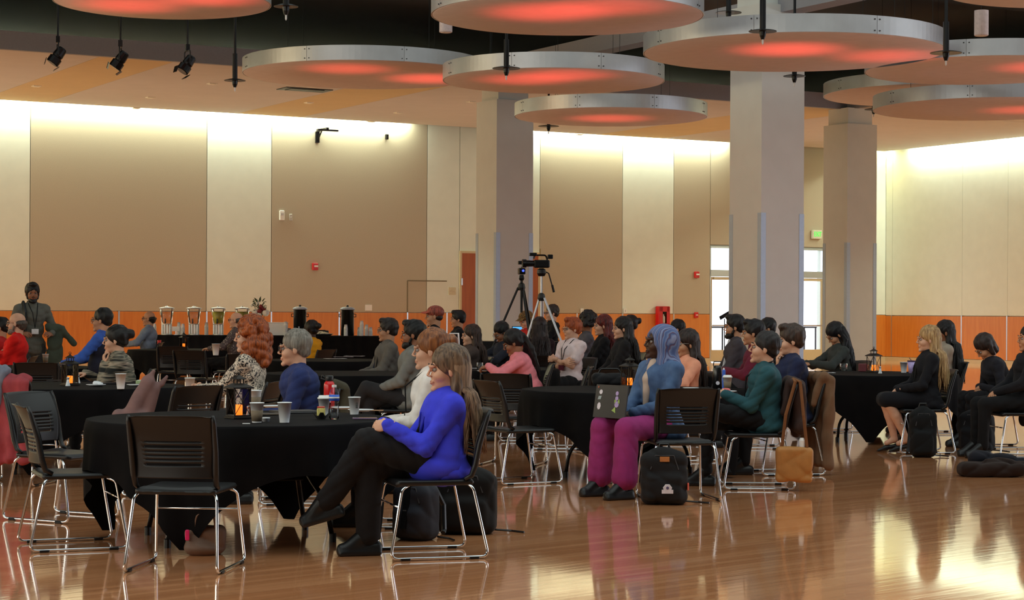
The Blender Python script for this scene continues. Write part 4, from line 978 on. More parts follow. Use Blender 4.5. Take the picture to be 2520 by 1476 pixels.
person('P1', 80, 697, 25.5, -62, 'bearded standing man in a grey shirt with a lanyard, jacket over one arm', BROWN, stand=True, hair='quiff', hc=(20, 18, 18), beard=(16, 14, 14), shirt=FB('shirt_grey_green', (96, 96, 88)), pants=FB('trousers_grey', (60, 60, 58)), arms='carry', armsL='carry', lanyard=True, lean=.02, hyaw=-8, hs=1.08)
person('P2', 40, 768, 23.7, 183, 'balding man with grey beard and glasses in a bright red jacket', LIGHT, hair='bald', hc=(96, 84, 74), beard=(140, 130, 120), glasses='wire', shirt=FB('jacket_red', (222, 26, 20)), arms='cross', big=1.16, hs=1.12, chair='under the man in the bright red jacket')
person('P3', 0, 782, 24.9, 190, 'black haired person in red at the left edge behind the red jacket', TAN, hair='short', hc=(20, 16, 16), shirt=FB('jacket_red2', (190, 30, 30)), chair='at the left edge behind the man in red')
person('P4', 250, 759, 21.9, 178, 'man with glasses in a blue shirt and navy vest behind the striped sweater', TAN, hair='short', hc=(24, 20, 18), glasses='wire', shirt=FB('shirt_blue', (56, 92, 178)), arms='table', hs=1.1, chair='under the man in blue shirt and navy vest')
person('P5', 283, 802, 18.4, 190, 'woman in a striped knit sweater with a dark bun, chin on her hand', LIGHT, fem=True, hair='bun', hc=(26, 22, 20), shirt=STR, armsL='chin', arms='table', lean=.16, hs=1.1, big=1.16, chair='under the woman in the striped sweater')
person('P6', 366, 765, 34.0, 182, 'man in dark glasses and grey blue shirt before the dispensers', TAN, q='m', hair='bald', hc=(36, 28, 24), glasses='dark', shirt=FB('shirt_grey_blue', (120, 132, 150)), arms='table', hs=1.12, big=1.2, seat=.5, chair='under the man in dark glasses by the dispensers')
person('P7', 580, 767, 31.0, 178, 'grey haired man with glasses and patterned shirt near the flower vase', LIGHT, hair='bald', hc=(96, 92, 88), glasses='dark', shirt=DOT, arms='table', hs=1.12, seat=.5, chair='under the grey haired man near the flower vase')
person('P8', 612, 788, 15.6, 168, 'woman with curly copper hair in a spotted blouse holding a cup', LIGHT, q='n', fem=True, hair='longcurly', hc=(168, 84, 36), hc2=(96, 42, 18), shirt=LEO, pants=FB('trousers_charcoal', (52, 50, 52)), arms='hold', lean=-.02, hyaw=22, hs=1.08, big=1.1, chair='under the woman with copper curls')
person('P9', 724, 812, 14.3, 188, 'grey haired man with dark glasses in a navy blazer', LIGHT, q='n', hair='short', hc=(140, 134, 124), hc2=(92, 86, 78), glasses='dark', shirt=FB('blazer_navy', (38, 50, 98)), arms='lap', lean=.14, hs=1.12, big=1.18, chair='with an olive jacket, under the man in the navy blazer')
person('P10', 764, 789, 28.6, 150, 'person with dark tied hair in a mustard yellow top', DARK, q='m', fem=True, hair='bun', hc=(22, 16, 14), shirt=FB('top_mustard', (224, 150, 20)), arms='table', lean=.1, hs=1.1, chair='under the person in mustard yellow')
person('P11', 953, 785, 22.6, 200, 'young man with glasses in a grey blazer over dark shirt', TAN, hair='quiff', hc=(44, 34, 30), glasses='wire', shirt=FB('blazer_grey', (98, 92, 86)), arms='clasp', hyaw=-12, hs=1.1, big=1.1, chair='under the young man in the grey blazer')
person('P12', 1015, 790, 19.2, 183, 'man with full black beard and hair in a grey sweater, legs crossed', BROWN, hair='quiff', hc=(16, 14, 14), beard=(12, 11, 11), shirt=FB('sweater_grey', (120, 120, 116)), arms='lap', legs='crossed', pants=FB('trousers_dark_grey', (42, 40, 42)), hs=1.12, big=1.1, chair='under the black bearded man in the grey sweater')
person('P13', 1068, 753, 25.0, 185, 'man in a red and white cap raising a hand to his mouth', TAN, hair='cap', hc=(176, 84, 66), shirt=BLK, armsL='chin', arms='lap', seat=.56, hs=1.1, chair='under the man in the red and white cap')
person('P14', 1126, 765, 30.0, 190, 'dark haired person in black beside the wooden door', TAN, hair='quiff', hc=(18, 16, 18), shirt=BLK, seat=.5, hs=1.08, chair='under the dark haired person by the wooden door')
person('P15', 1058, 812, 12.8, 182, 'woman in a white shirt with ginger brown pinned hair and claw clip', LIGHT, q='n', fem=True, hair='bun', hc=(150, 92, 50), hc2=(92, 52, 30), shirt=FB('shirt_white', (226, 218, 212)), arms='clasp', lanyard=M_bp, hs=1.1, lean=-.02, big=1.08, chair='under the woman in the white shirt')
person('P16', 1100, 852, 11.28, 196, 'woman in a bright blue blazer with long brown hair, legs crossed', LIGHT, q='n', fem=True, hair='long', hc=(120, 96, 74), hc2=(66, 50, 38), shirt=FB('blazer_blue', (58, 64, 214)), arms='clasp', legs='crossed', pants=FB('trousers_black2', (22, 20, 22)), hs=1.12, big=1.12, lean=-.12, lw=1.25, chair='under the woman in the blue blazer')
person('P18', 1158, 800, 24.1, 195, 'woman with long dark brown hair behind the table by the left column', LIGHT, fem=True, hair='long', hc=(70, 46, 34), hc2=(28, 18, 14), shirt=FB('sweater_brown', (70, 58, 54)), arms='write', hs=1.08, chair='under the long haired woman by the left column')
person('P19', 1234, 793, 25.4, 205, 'man with glasses in a dark sweater looking down beside the left column', BROWN, hair='short', hc=(18, 16, 18), glasses='wire', shirt=FB('sweater_navy', (34, 38, 50)), arms='write', lean=.15, hpitch=28, hs=1.1, chair='under the man looking down by the column')
person('P20', 1262, 812, 21.3, 183, 'woman in a pink sweater leaning over the table with a ponytail', BROWN, fem=True, hair='ponytail', hc=(30, 22, 22), shirt=FB('sweater_pink', (240, 136, 146)), arms='write', lean=.38, hpitch=22, hs=1.12, big=1.12, chair='under the woman in the pink sweater')
person('P21', 1294, 766, 28.6, 215, 'person in a patterned cap and red top under the tripods', LIGHT, hair='cap', hc=(120, 90, 40), shirt=FB('top_red', (190, 40, 36)), arms='table', hpitch=20, seat=.5, hs=1.1, chair='under the person in the patterned cap')
PEOPLE['P21']['o'].children[0]
person('P22', 1357, 750, 31.0, 200, 'man with a headset behind the silver tripod', LIGHT, hair='short', hc=(60, 50, 46), shirt=BLK, glasses='dark', seat=.62, hs=1.1, chair='behind the silver tripod')
person('P23', 1327, 782, 25.4, 100, 'person with long dark hair seen from behind below the tripods', TAN, fem=True, hair='long', hc=(44, 26, 24), hc2=(20, 12, 12), shirt=FB('top_maroon_dark', (40, 20, 24)), hs=1.1, chair='under the person with dark hair below the tripods')
person('P24', 1407, 783, 24.2, 222, 'red haired man in a white polo shirt with lanyard, arms folded', LIGHT, q='m', hair='quiff', hc=(176, 84, 40), hc2=(120, 50, 22), glasses='wire', shirt=FB('polo_white', (228, 208, 210)), sleeve='short', arms='cross', lanyard=FB('badge_maroon', (90, 30, 44)), hyaw=-18, hs=1.12, chair='under the man in the white polo')
person('P25', 1442, 771, 26.5, 190, 'person with curly black hair in grey behind the white polo', BROWN, hair='curly', hc=(26, 22, 24), shirt=FB('top_grey', (84, 82, 90)), hs=1.08, chair='under the curly black haired person')
person('P26', 1482, 776, 24.7, 190, 'woman with long auburn hair and black jacket', LIGHT, fem=True, hair='long', hc=(112, 34, 28), hc2=(60, 18, 18), shirt=BLK, hs=1.08, chair='under the woman with auburn hair')
person('P27', 1530, 781, 23.2, 192, 'woman with long black hair in a black sweater in front of the auburn one', LIGHT, fem=True, hair='long', hc=(36, 28, 26), hc2=(16, 12, 12), shirt=FB('sweater_black', (26, 24, 26)), arms='lap', hs=1.1, chair='under the black haired woman in the black sweater')
person('P28', 1548, 777, 27.6, 188, 'person with a dark bun in a rust orange top', BROWN, fem=True, hair='bun', hc=(22, 18, 18), shirt=FB('top_rust', (150, 56, 32)), hs=1.08, chair='under the person in the rust orange top')
person('P29', 1622, 800, 15.0, 212, 'person in denim shirt, striped blue headscarf and wide magenta trousers', DARK, q='n', hair='hood', hc=(80, 90, 130), hc2=None, shirt=DEN, pants=FB('trousers_magenta', (146, 46, 108)), legs='wide', arms='lap', hpitch=-8, hyaw=-12, hs=1.14, lean=.02, wide=.05, big=1.14, chair=False)
for c_ in PEOPLE['P29']['o'].children:
    if c_.name.startswith('headscarf'): c_.data.materials.clear(); c_.data.materials.append(SCA)
for c_ in PEOPLE['P21']['o'].children:
    if c_.name.startswith('cap'): c_.data.materials.clear(); c_.data.materials.append(CAMO)
person('P30', 1664, 787, 26.5, 185, 'dark haired person with glasses behind the denim shirt', TAN, hair='short', hc=(22, 18, 18), glasses='wire', shirt=BLK, hs=1.08, chair='under the dark haired person behind the denim shirt')
person('P31', 1688, 812, 18.6, 205, 'woman with glasses and long dark hair in a peach top', TAN, q='m', fem=True, hair='long', hc=(54, 36, 30), hc2=(24, 16, 14), glasses='wire', shirt=FB('top_peach', (226, 152, 122)), arms='table', hs=1.12, chair='under the woman in the peach top')
person('P32', 1806, 776, 22.3, 182, 'bearded man in a dark grey jacket with light collar', TAN, hair='quiff', hc=(28, 22, 22), beard=(24, 18, 18), shirt=FB('jacket_dark_grey', (66, 60, 66)), hs=1.1, lean=.04, chair='under the bearded man in dark grey')
person('P33', 1852, 788, 20.4, 176, 'person in a maroon sweater with short black hair', TAN, hair='quiff', hc=(22, 18, 22), shirt=FB('sweater_maroon', (100, 28, 48)), arms='table', lean=.12, hs=1.1, chair='under the person in the maroon sweater')
person('P34', 1886, 783, 24.2, 190, 'dark haired man behind the maroon sweater', TAN, hair='short', hc=(22, 18, 20), shirt=BLK, hs=1.08, chair='under the dark haired man behind the maroon sweater')
person('P35', 1880, 816, 15.7, 178, 'person in a dark teal top with short hair, lanyard and folded hands', LIGHT, q='n', hair='short', hc=(34, 26, 26), shirt=FB('top_teal', (38, 78, 86)), arms='clasp', legs='ankle', lanyard=M_bp, hpitch=-8, lean=-.02, hs=1.12, chair='under the person in the dark teal top')
person('P36', 1944, 800, 17.1, 188, 'man with tousled brown hair in a navy shirt', LIGHT, hair='quiff', hc=(72, 52, 42), shirt=FB('shirt_navy', (30, 36, 66)), arms='chin', armsL='lap', hs=1.14, big=1.12, lean=.02, chair='under the man in the navy shirt')
person('P37', 2056, 795, 23.3, 195, 'person bowed under long black hair in a dark green grey jacket', TAN, fem=True, hair='long', hc=(22, 20, 26), hc2=(12, 11, 14), shirt=FB('jacket_green_grey', (58, 62, 60)), arms='write', lean=.2, hpitch=34, hs=1.12, big=1.1, chair='under the person bowed over the far right table')
person('P38', 2283, 803, 19.8, 184, 'blonde woman in a black suit with bare legs and heels', LIGHT, q='m', fem=True, hair='long', hc=(196, 160, 110), hc2=(130, 96, 60), shirt=FB('suit_black', (19, 19, 25)), pants=FB('suit_black', (19, 19, 25)), legs='skirt', arms='lap', hs=1.1, lean=-.04, chair='under the blonde woman in the black suit')
person('P39', 2322, 790, 23.0, 186, 'woman with long black hair in a cream top, hand at her chin', BROWN, fem=True, hair='long', hc=(24, 20, 22), hc2=(12, 10, 12), shirt=FB('top_cream', (160, 148, 134)), armsL='chin', arms='lap', hs=1.12, chair='under the black haired woman in the cream top')
person('P40', 2424, 822, 20.6, 188, 'person with brown hair bent forward writing on the lap', TAN, fem=True, hair='bob', hc=(54, 38, 34), shirt=FB('cardigan_dark', (30, 30, 38)), pants=FB('trousers_black3', (20, 20, 24)), arms='lap', lean=.5, hpitch=40, hs=1.1, chair='under the person bent forward at the right')
person('P41', 2532, 800, 19.2, 186, 'person in a dark suit cut by the right edge', TAN, hair='short', hc=(40, 32, 30), shirt=FB('suit_black', (19, 19, 25)), hs=1.1, lean=-.1, chair='at the right edge under the person in a dark suit')
strands('P16', 190, .34, hairm((158, 130, 104), (84, 64, 48)))
strands('P38', 90, .40, hairm((206, 172, 122), (130, 96, 60)), r=.007); strands('P31', 80, .36, hairm((54, 36, 30), (24, 16, 14)), r=.007)
strands('P27', 60, .30, hairm((36, 28, 26), (16, 12, 12)), r=.007); strands('P39', 80, .45, hairm((24, 20, 22), (12, 10, 12)), r=.008, spread=1.2); strands('P18', 70, .32, hairm((70, 46, 34), (28, 18, 14)), r=.007)
strands('P26', 60, .3, hairm((112, 34, 28), (60, 18, 18)), r=.007); strands('P23', 60, .3, hairm((44, 26, 24), (20, 12, 12)), r=.008); strands('P37', 80, .3, hairm((22, 20, 26), (12, 11, 14)), r=.008)
def addp(key, name, sdf_fn, m, vox=.008):
    P = PEOPLE[key]; s = Sdf(vox, .015); sdf_fn(s, P); return s.o(name, m, P['o'])
# blazer details, vests, clip
def lapel(key, m, w=.05):
    P = PEOPLE[key]; NB, u, L = P['NB'], P['u'], P['L']; mb = MB()
    for y in (-1, 1):
        a = NB-u*.02+V3(.055, y*.055, 0); b = NB-u*L*.35+V3(.134, y*.065, 0); c = NB-u*L*.72+V3(.142, y*.012, 0); d = NB-u*L*.3+V3(.140, y*.02, 0)
        v = [a, b, c, d]; v += [p+V3(.007, 0, .002) for p in v]; mb.add(v, [(0, 1, 2, 3), (7, 6, 5, 4), (0, 4, 5, 1), (1, 5, 6, 2), (2, 6, 7, 3), (3, 7, 4, 0)])
    mb.o('lapel', m, P['o'])
lapel('P16', FB('blazer_blue_dark', (46, 50, 180))); lapel('P11', FB('blazer_grey2', (84, 78, 72))); lapel('P38', BLK)
def vneck(key, m):
    P = PEOPLE[key]; NB, u, L = P['NB'], P['u'], P['L']
    s = Sdf(.008, .01); s.cap(NB-u*.03+V3(.055, 0, 0), NB-u*L*.62+V3(.148*1.07, 0, 0), .034, .012); s.o('undershirt', m, P['o'])
addp('P16', 'blazer_skirt', lambda s, P: s.ell(P['Pv']+V3(.02, 0, -.03), [.175, .222, .115]).cap(P['Pv']+V3(.0, .12, .04), P['Pv']+P['u']*.2+V3(.0, .10, 0), .09, .07), MATS['blazer_blue'], .011); vneck('P16', FB('top_black', (18, 16, 18))); vneck('P11', FB('shirt_ink', (30, 34, 48))); addp('P29', 'undershirt', lambda s, P: s.cap(P['NB']-P['u']*.02+V3(.062, 0, 0), P['NB']-P['u']*.14+V3(.122, 0, 0), .040, .042).cap(P['NB']-P['u']*.14+V3(.122, 0, 0), P['NB']-P['u']*P['L']*.7+V3(.150, 0, 0), .042, .020), FB('tee_beige', (196, 172, 156))); vneck('P32', FB('collar_white', (200, 200, 205)))
def vest(key, m):
    P = PEOPLE[key]; u, L, Pv, NB = P['u'], P['L'], P['Pv'], P['NB']; s = Sdf(.014, .035)
    s.ell(Pv+u*.03, [.15, .198, .13]); s.ell(Pv+u*L*.38, [.138, .172, .15]); s.ell(Pv+u*L*.70, [.148, .185, .16]); s.cap(P['S'][0]*.8+P['S'][1]*.2, P['S'][1]*.8+P['S'][0]*.2, .066, .066); s.o('vest', m, P['o'])
vest('P4', FB('vest_navy', (30, 32, 48)))
P = PEOPLE['P15']; h = P['h']; m = MB()
m.tube([h(-.12, -.05, .10), h(-.17, -.055, .10), h(-.175, -.05, .02), h(-.125, -.045, .02)], .007, 6, closed=True); m.tube([h(-.175, -.05, .03), h(-.20, -.04, -.0)], .006, 6); m.o('claw_clip', mat('clip_white', (235, 235, 240), .3), P['o'])
# hand-held things
P = PEOPLE['P8']; mw = P['R']; q = (P['A'][0][2]+P['A'][1][2])/2+V3(.10, 0, -.03); g = P['o'].location + mw @ Vector(q)
c_ = cup(490, 945, 'white paper cup held by the woman with copper curls'); c_.location = g
# jacket over the standing man's arm, strap and pack
P = PEOPLE['P1']; q = (P['A'][0][1]+P['A'][0][2])/2; s = Sdf(.014, .03)
s.cap(q+V3(0, -.06, .05), q+V3(.0, .11, .04), .055, .055); s.box(q+V3(.03, .02, -.22), (.05, .10, .27), .04); s.cap(q+V3(.05, .10, .03), q+V3(.05, .27, -.16), .045, .035); s.warp = wrinkle(.01, 22, 14)
o = s.o('green_jacket', FB('jacket_green', (64, 72, 60))); o.location = P['o'].location; o.rotation_euler = P['o'].rotation_euler; tag(o, 'dark green grey jacket draped over the arm of the standing man', 'jacket')
m = MB(); NB = P['NB']; m.tube([NB+V3(.14, -.12, -.35), NB+V3(.13, -.12, -.12), NB+V3(.02, -.12, .02), NB+V3(-.12, -.12, -.1)], .022, 6); m.o('shoulder_strap', M_bp, P['o'])
# ------------------------------------------------------------------ empty chairs
EC = [(-1.77, 10.62, 83, 'front left chair, nearest the camera with its back to it'), (-2.60, 11.56, 22, 'empty, left of the nearest table and turned to it'), (-3.02, 13.1, -28, 'empty, behind the left front chair facing the camera'),
      (-3.98, 15.7, 80, 'with the rose coat and grey scarf at the left edge'), (-2.55, 14.7, 140, 'with the mauve coat beside the second row table'), (-4.47, 27.6, 80, 'empty with lit slats before the far lantern table'),
      (-5.3, 30.6, 95, 'empty and dark, left of the chair with lit slats'), (-5.05, 20.9, 95, 'empty and dark behind the second row lantern'), (-3.5, 25.5, 100, 'empty and dark behind the woman with copper curls'),
      (.05, 16.1, 28, 'empty, at the left end of the centre right table'), (.02, 18.0, 75, 'empty, right behind the one at the centre right table'), (.50, 20.1, 178, 'empty in profile before the white polo'),
      (.90, 19.6, 110, 'empty, right of the one in profile before the white polo'), (1.26, 14.72, 100, 'under the person with magenta trousers'), (-1.0, 24.0, 170, 'empty near the grey blazer table'), (1.75, 20.9, 175, 'empty behind the black bag')]
for e in EC: place_chair(e[0], e[1], e[2], 'black slat-backed chair, ' + e[3])
# coats on chairs (in the chair's frame: back at x = -.26)
def coat(name, cx, cy, rz, m, lab, w=.25, drop=.55, sleeves=False, ph=0, cat='coat', side=-1, top=.87):
    s = Sdf(.012, .03); R = Euler((0, -.12, 0)).to_matrix()
    s.cap((-.27, -w*.85, top-.02), (-.27, w*.85, top-.02), .045, .045)
    n = 5
    s.box((-.32, 0, top-drop*.52), (.035, w*1.05, drop*.50), .03, Euler((0, -.06, 0)).to_matrix())
    for i in range(n):
        y = -w+2*w*(i+.5)/n; s.cap((-.315, y*.9, top-.05), (-.335-.02*math.sin(i*2+ph), y*1.15, top-drop+.03*math.sin(i*1.7+ph)), .030, .030, .06)
    s.cap((-.24, -w*.7, top-.04), (-.20, -w*.7, top-.25), .03, .03); s.cap((-.24, w*.7, top-.04), (-.20, w*.7, top-.25), .03, .03)
    if sleeves:
        for y in (-1, 1): s.cap((-.30, y*w*.95, top-.06), (-.33, y*(w+.07), top-.30), .055, .05); s.cap((-.33, y*(w+.07), top-.30), (-.30, y*(w+.06), top-.50), .05, .042)
    s.warp = lambda x, y, z: .008*np.sin(60*y+4*np.sin(5*z)+ph)+.004*np.sin(30*z+9*y)
    o = s.o(name, m); o.location = (cx, cy, 0); o.rotation_euler = (0, 0, math.radians(rz)); return tag(o, lab, cat)
coat('rose_coat', -3.98, 15.7, 80, FB('coat_rose', (158, 66, 72)), 'long rose pink coat hung over the chair at the left edge', w=.24, drop=.66)
s = Sdf(.012, .03); s.cap((-.28, -.02, .915), (-.28, .09, .915), .05, .05); s.cap((-.35, 0, .90), (-.385, .03, .66), .055, .06); s.cap((-.36, .07, .90), (-.39, .08, .70), .05, .05); s.warp = lambda x, y, z: .005*np.sin(110*y+3*np.sin(20*z))
o = s.o('grey_scarf', FB('scarf_grey', (120, 124, 138))); o.location = (-3.98, 15.7, 0); o.rotation_euler = (0, 0, math.radians(80)); tag(o, 'grey knitted scarf bunched on top of the rose coat', 'scarf')
s = Sdf(.010, .03); s.cap((-.16, 0, .48), (.04, 0, .86), .085, .045); s.cap((-.05, .03, .46), (.08, .04, .80), .07, .05); s.cap((.03, 0, .86), (.085, 0, .945), .036, .018); s.cap((.14, .05, .84), (.18, .05, .90), .026, .016); s.box((-.10, 0, .5), (.14, .07, .14), .05); s.warp = lambda x, y, z: .006*np.sin(50*(x*.9-z*.5)+3*np.sin(9*z))
o = s.o('mauve_coat', FB('coat_mauve', (126, 98, 96))); o.location = W(358, 1000, 14.65)*Vector((1, 1, 0)) if False else Vector((W(352, 1000, 15.3).x, 15.3, -.02)); tag(o, 'mauve grey coat with raised collar slung over a chair beside the second row', 'coat')
def chair_of(key): P = PEOPLE[key]; p = P['o'].location + P['R'] @ Vector((.06, 0, 0)); return p.x, p.y, math.degrees(P['face'])
c35 = chair_of('P35'); c36 = chair_of('P36')
coat('brown_jacket', c35[0], c35[1], c35[2], FB('jacket_brown', (60, 44, 40)), 'dark brown jacket over the chair of the person in teal', w=.2, drop=.4, ph=1, sleeves=False)
coat('camel_coat', c36[0]-.02, c36[1]-.12, c36[2]+14, FB('coat_camel', (112, 84, 62)), 'long camel brown coat trailing from the chair of the man in navy', w=.22, drop=.78, ph=3)
coat('dark_jacket', *chair_of('P9'), FB('jacket_olive', (66, 62, 48)), 'olive dark jacket over the chair of the man in the navy blazer', w=.2, drop=.4, ph=4, sleeves=False)
coat('black_coat', *chair_of('P40'), FB('coat_black', (26, 26, 34)), 'black coat over the chair of the person bent forward', w=.22, drop=.6, ph=5)
coat('black_jacket', -1.77, 10.62, 83, FB('jacket_black_shine', (22, 20, 22)), 'black jacket bunched on the nearest chair, showing at its right side', w=.10, drop=.30, ph=5, sleeves=False) if False else None
# ------------------------------------------------------------------ bags
def backpack(px, py, hgt, wdt, dep, rz, m, lab, extra=None, name='backpack'):
    p = onz(px, py, 0); s = Sdf(.010, .035); H_ = hgt
    s.box((0, 0, H_*.45), (dep/2, wdt/2, H_*.45), .06); s.ell((0, 0, H_*.72), (dep*.5, wdt*.46, H_*.28)); s.box((-dep*.5, 0, H_*.30), (dep*.22, wdt*.38, H_*.24), .04); s.warp = wrinkle(.005, 30, 20, px)
    root = s.o(name, m); root.location = (p.x, p.y+dep*.5, 0); root.rotation_euler = (0, 0, math.radians(rz)); tag(root, lab, 'bag')
    a = MB(); a.tube([(0, -.04, H_*.97), (.0, -.03, H_*1.05), (0, .03, H_*1.05), (0, .04, H_*.97)], .010, 6); a.o('top_handle', M_bp, root)
    b = MB(); b.tube([(-dep*.52, -wdt*.3, H_*.62), (-dep*.5, -wdt*.2, H_*.86), (-dep*.45, wdt*.2, H_*.86), (-dep*.52, wdt*.3, H_*.62)], .004, 5); b.o('zip', mat('zip_gray', (70, 70, 74), .4), root)
    for y in (-1, 1): c = MB(); c.tube([(dep*.45, y*.07, H_*.9), (dep*.78, y*.11, H_*.55), (dep*.65, y*.13, H_*.15), (dep*.5, y*.14, .04)], .016, 6); c.o('strap', M_bp, root)
    t = MB(); t.tube([(dep*.3, -wdt*.45, .02), (dep*.35, -wdt*.75, .012), (dep*.1, -wdt*.98, .010)], .007, 5); t.o('loose_strap', M_bp, root)
    if extra: extra(root, H_, wdt, dep)
    return root
def b84(r, H_, w_, d_):
    MB().box((-d_*.56, 0, H_*.80), (.006, .035, .018)).o('leather_label', mat('leather_tan', (176, 110, 56), .6), r)
    m = MB(); m.lathe([(.001, -.002), (.030, -.002), (.034, .0), (.030, .002), (.001, .002)], 7, (-d_*.76, -.02, H_*.30), Matrix.Rotation(PI/2, 3, 'Y')); m.box((-d_*.76, -.02, H_*.245), (.003, .042, .014)); m.o('sticker_patch', mat('sticker_white', (214, 210, 220), .5), r)
    m = MB(); m.lathe([(.0105, -.001), (.0115, 0), (.0105, .001)], 6, (-d_*.79, -.02, H_*.31), Matrix.Rotation(PI/2, 3, 'Y')); m.o('sticker_mark', mat('sticker_violet', (80, 70, 110)), r)
    MB().box((-.03, -w_*.51, H_*.32), (.03, .006, .028), bev=.004).o('side_tag', mat('coral', (240, 110, 90), .5), r)
backpack(1636, 1243, .42, .34, .17, 88, FB('pack_charcoal', (28, 27, 29)), 'charcoal backpack with a white sticker on the floor before the magenta trousers', b84)
backpack(1148, 1316, .43, .37, .20, 84, FB('pack_black', (22, 20, 20)), 'large black backpack on the floor behind the blue blazer chair')
def flap(r, H_, w_, d_):
    m = MB(); m.box((-d_*.62, 0, H_*.62), (.008, .018, .16), Matrix.Rotation(.25, 3, 'Y')); m.o('buckle_strap', M_bp, r); MB().box((-d_*.70, 0, H_*.48), (.006, .012, .012)).o('buckle', M_alu, r)
backpack(1022, 1331, .375, .27, .18, 60, FB('pack_grey', (44, 46, 54)), 'slate grey rucksack with buckle strap under the blue blazer chair', flap)
backpack(2275, 1126, .50, .26, .16, 85, FB('pack_black2', (18, 20, 22)), 'black bag hanging low behind the blonde woman')
backpack(2410, 1113, .44, .34, .22, 60, FB('pack_black3', (16, 17, 22)), 'black backpack with upright straps at the far right')
backpack(965, 1215, .24, .22, .14, 40, FB('pack_black4', (30, 30, 34)), 'small black bag beyond the slate grey rucksack')
s = Sdf(.012, .03); s.box((0, 0, .06), (.28, .13, .06), .05); s.cap((.0, .05, .11), (.36, .08, .08), .06, .04); s.warp = wrinkle(.008, 24, 18)
o = s.o('duffel_bag', FB('bag_brown', (36, 22, 17))); p = onz(2440, 1172, 0); o.location = p; tag(o, 'dark brown soft bag lying flat on the floor at the right', 'bag'); 
s = Sdf(.012, .03); s.cap((-.1, .1, .14), (.38, .1, .10), .07, .05); s.cap((.2, .16, .12), (.5, .1, .06), .06, .04); s.warp = wrinkle(.01, 22, 18); o = s.o('black_coat', FB('coat_black', (26, 26, 34))); o.location = (p.x+.02, p.y+.12, 0); tag(o, 'black garment heaped on the brown floor bag', 'coat')
# handbag beneath the nearest chair
def handbag(px, py, w_, h_, m, lab, rz=0, z=0, handles=True):
    p = onz(px, py, z); s = Sdf(.008, .03); s.box((0, 0, h_*.42), (w_/2, .06, h_*.42), .04); s.ell((0, 0, h_*.2), (w_*.53, .09, h_*.22)); s.box((0, 0, h_), (w_*.42, .025, h_*.14), .01, None, .01, True); s.warp = wrinkle(.007, 30, 16, px)
    r = s.o('handbag', m); r.location = p; r.rotation_euler = (0, 0, math.radians(rz)); tag(r, lab, 'bag')
    if handles:
        for y in (-.05, .05): a = MB(); a.tube(fillet([(-w_*.25, y, h_*.8), (-w_*.2, y*1.6, h_*1.25), (w_*.2, y*1.6, h_*1.25), (w_*.25, y, h_*.8)], .06), .007, 6); a.o('handle', m, r)
    return r
hb_ = handbag(505, 1364, .23, .20, FB('bag_taupe', (112, 88, 74), .5), 'taupe leather tote on the floor under the nearest chair', 8)
MB().box((-.10, -.07, .12), (.012, .01, .03), bev=.004).o('pink_tag', mat('hot_pink', (240, 30, 110), .5), hb_)
# tan tote hanging from the teal person's chair
cx, cy, cr_ = c35; Mx = Matrix.Translation((cx, cy, 0)) @ Matrix.Rotation(math.radians(cr_), 4, 'Z')
s = Sdf(.009, .03); s.box((-.27, .30, .21), (.145, .05, .14), .035); s.warp = wrinkle(.005, 26, 20, 3)
tt = s.o('tan_tote', FB('leather_tote', (176, 122, 66), .5)); tt.matrix_world = Mx; tag(tt, 'tan leather tote hanging by long brown straps from the teal person\'s chair', 'bag')
for dx_ in (-.10, .10): a = MB(); a.tube([(-.27+dx_, .30, .33), (-.27+dx_*.7, .30, .60), (-.30+dx_*.2, .24, .86), (-.27, .16, .88)], .014, 6); a.o('shoulder_strap', FB('leather_brown', (120, 76, 44)), tt)
a = MB(); a.lathe([(.02, 0), (.024, .1), (.015, .12)], 10, (-.33, .29, .30)); a.o('cup_inside', M_white, tt)
# ------------------------------------------------------------------ things on the tables
lantern(587, 1029, 'dark metal candle lantern on the nearest table'); lantern(172, 948, 'candle lantern on the second row table at left'); lantern(452, 857, 'small far candle lantern before the dispensers')
lantern(1550, 953, 'candle lantern beside the denim shirt'); lantern(2150, 916, 'black candle lantern on the far right table')
cup(632, 1040, 'cup with a brown sleeve, front one beside the nearest lantern', kind='sleeve'); cup(629, 1003, 'cup with a brown sleeve, behind the front sleeved one', kind='sleeve'); cup(700, 1040, 'plain white paper cup at the centre of the nearest table', .12)
cup(797, 1022, 'lidded white cup behind the cupcake', .108, 'lid'); cup(872, 1020, 'white paper cup with a small dark print, right on the nearest table', .112, 'print')
shaker(580, 1029, 'white salt shaker in front of the nearest lantern'); shaker(612, 1029, 'pepper shaker right beside the nearest lantern')
plate(672, 1003, 'white plate edge behind the two cups of the nearest table'); plate(846, 1007, 'white plate left behind the printed cup'); plate(888, 1013, 'white plate right behind the printed cup')
def bottle(px, py, lab):
    p = at(px, py); t = empty('water_bottle', p, 0, lab, 'bottle'); pr = [(.001, .003), (.024, 0), (.030, .008)]
    for k in range(6): z = .02+.014*k; pr += [(.030, z), (.0275, z+.007)]
    pr += [(.031, .108), (.0315, .15), (.026, .172), (.0125, .19), (.0125, .196)]
    MB().lathe(pr, 20).o('bottle_body', M_glass, t, True); MB().lathe([(.027, .006), (.028, .10), (.001, .10)], 16).o('water', M_drink, t, True)
    MB().lathe([(.0318, .112), (.0322, .148)], 20).o('blue_label', mat('label_blue', (50, 100, 210), .5), t, True); MB().lathe([(.0322, .126), (.0324, .136)], 20).o('white_band', M_white, t, True)
    MB().lathe([(.0145, .194), (.0145, .208), (.001, .209)], 14).o('bottle_cap', M_white, t)
bottle(822, 1031, 'clear plastic water bottle with a blue label on the nearest table')
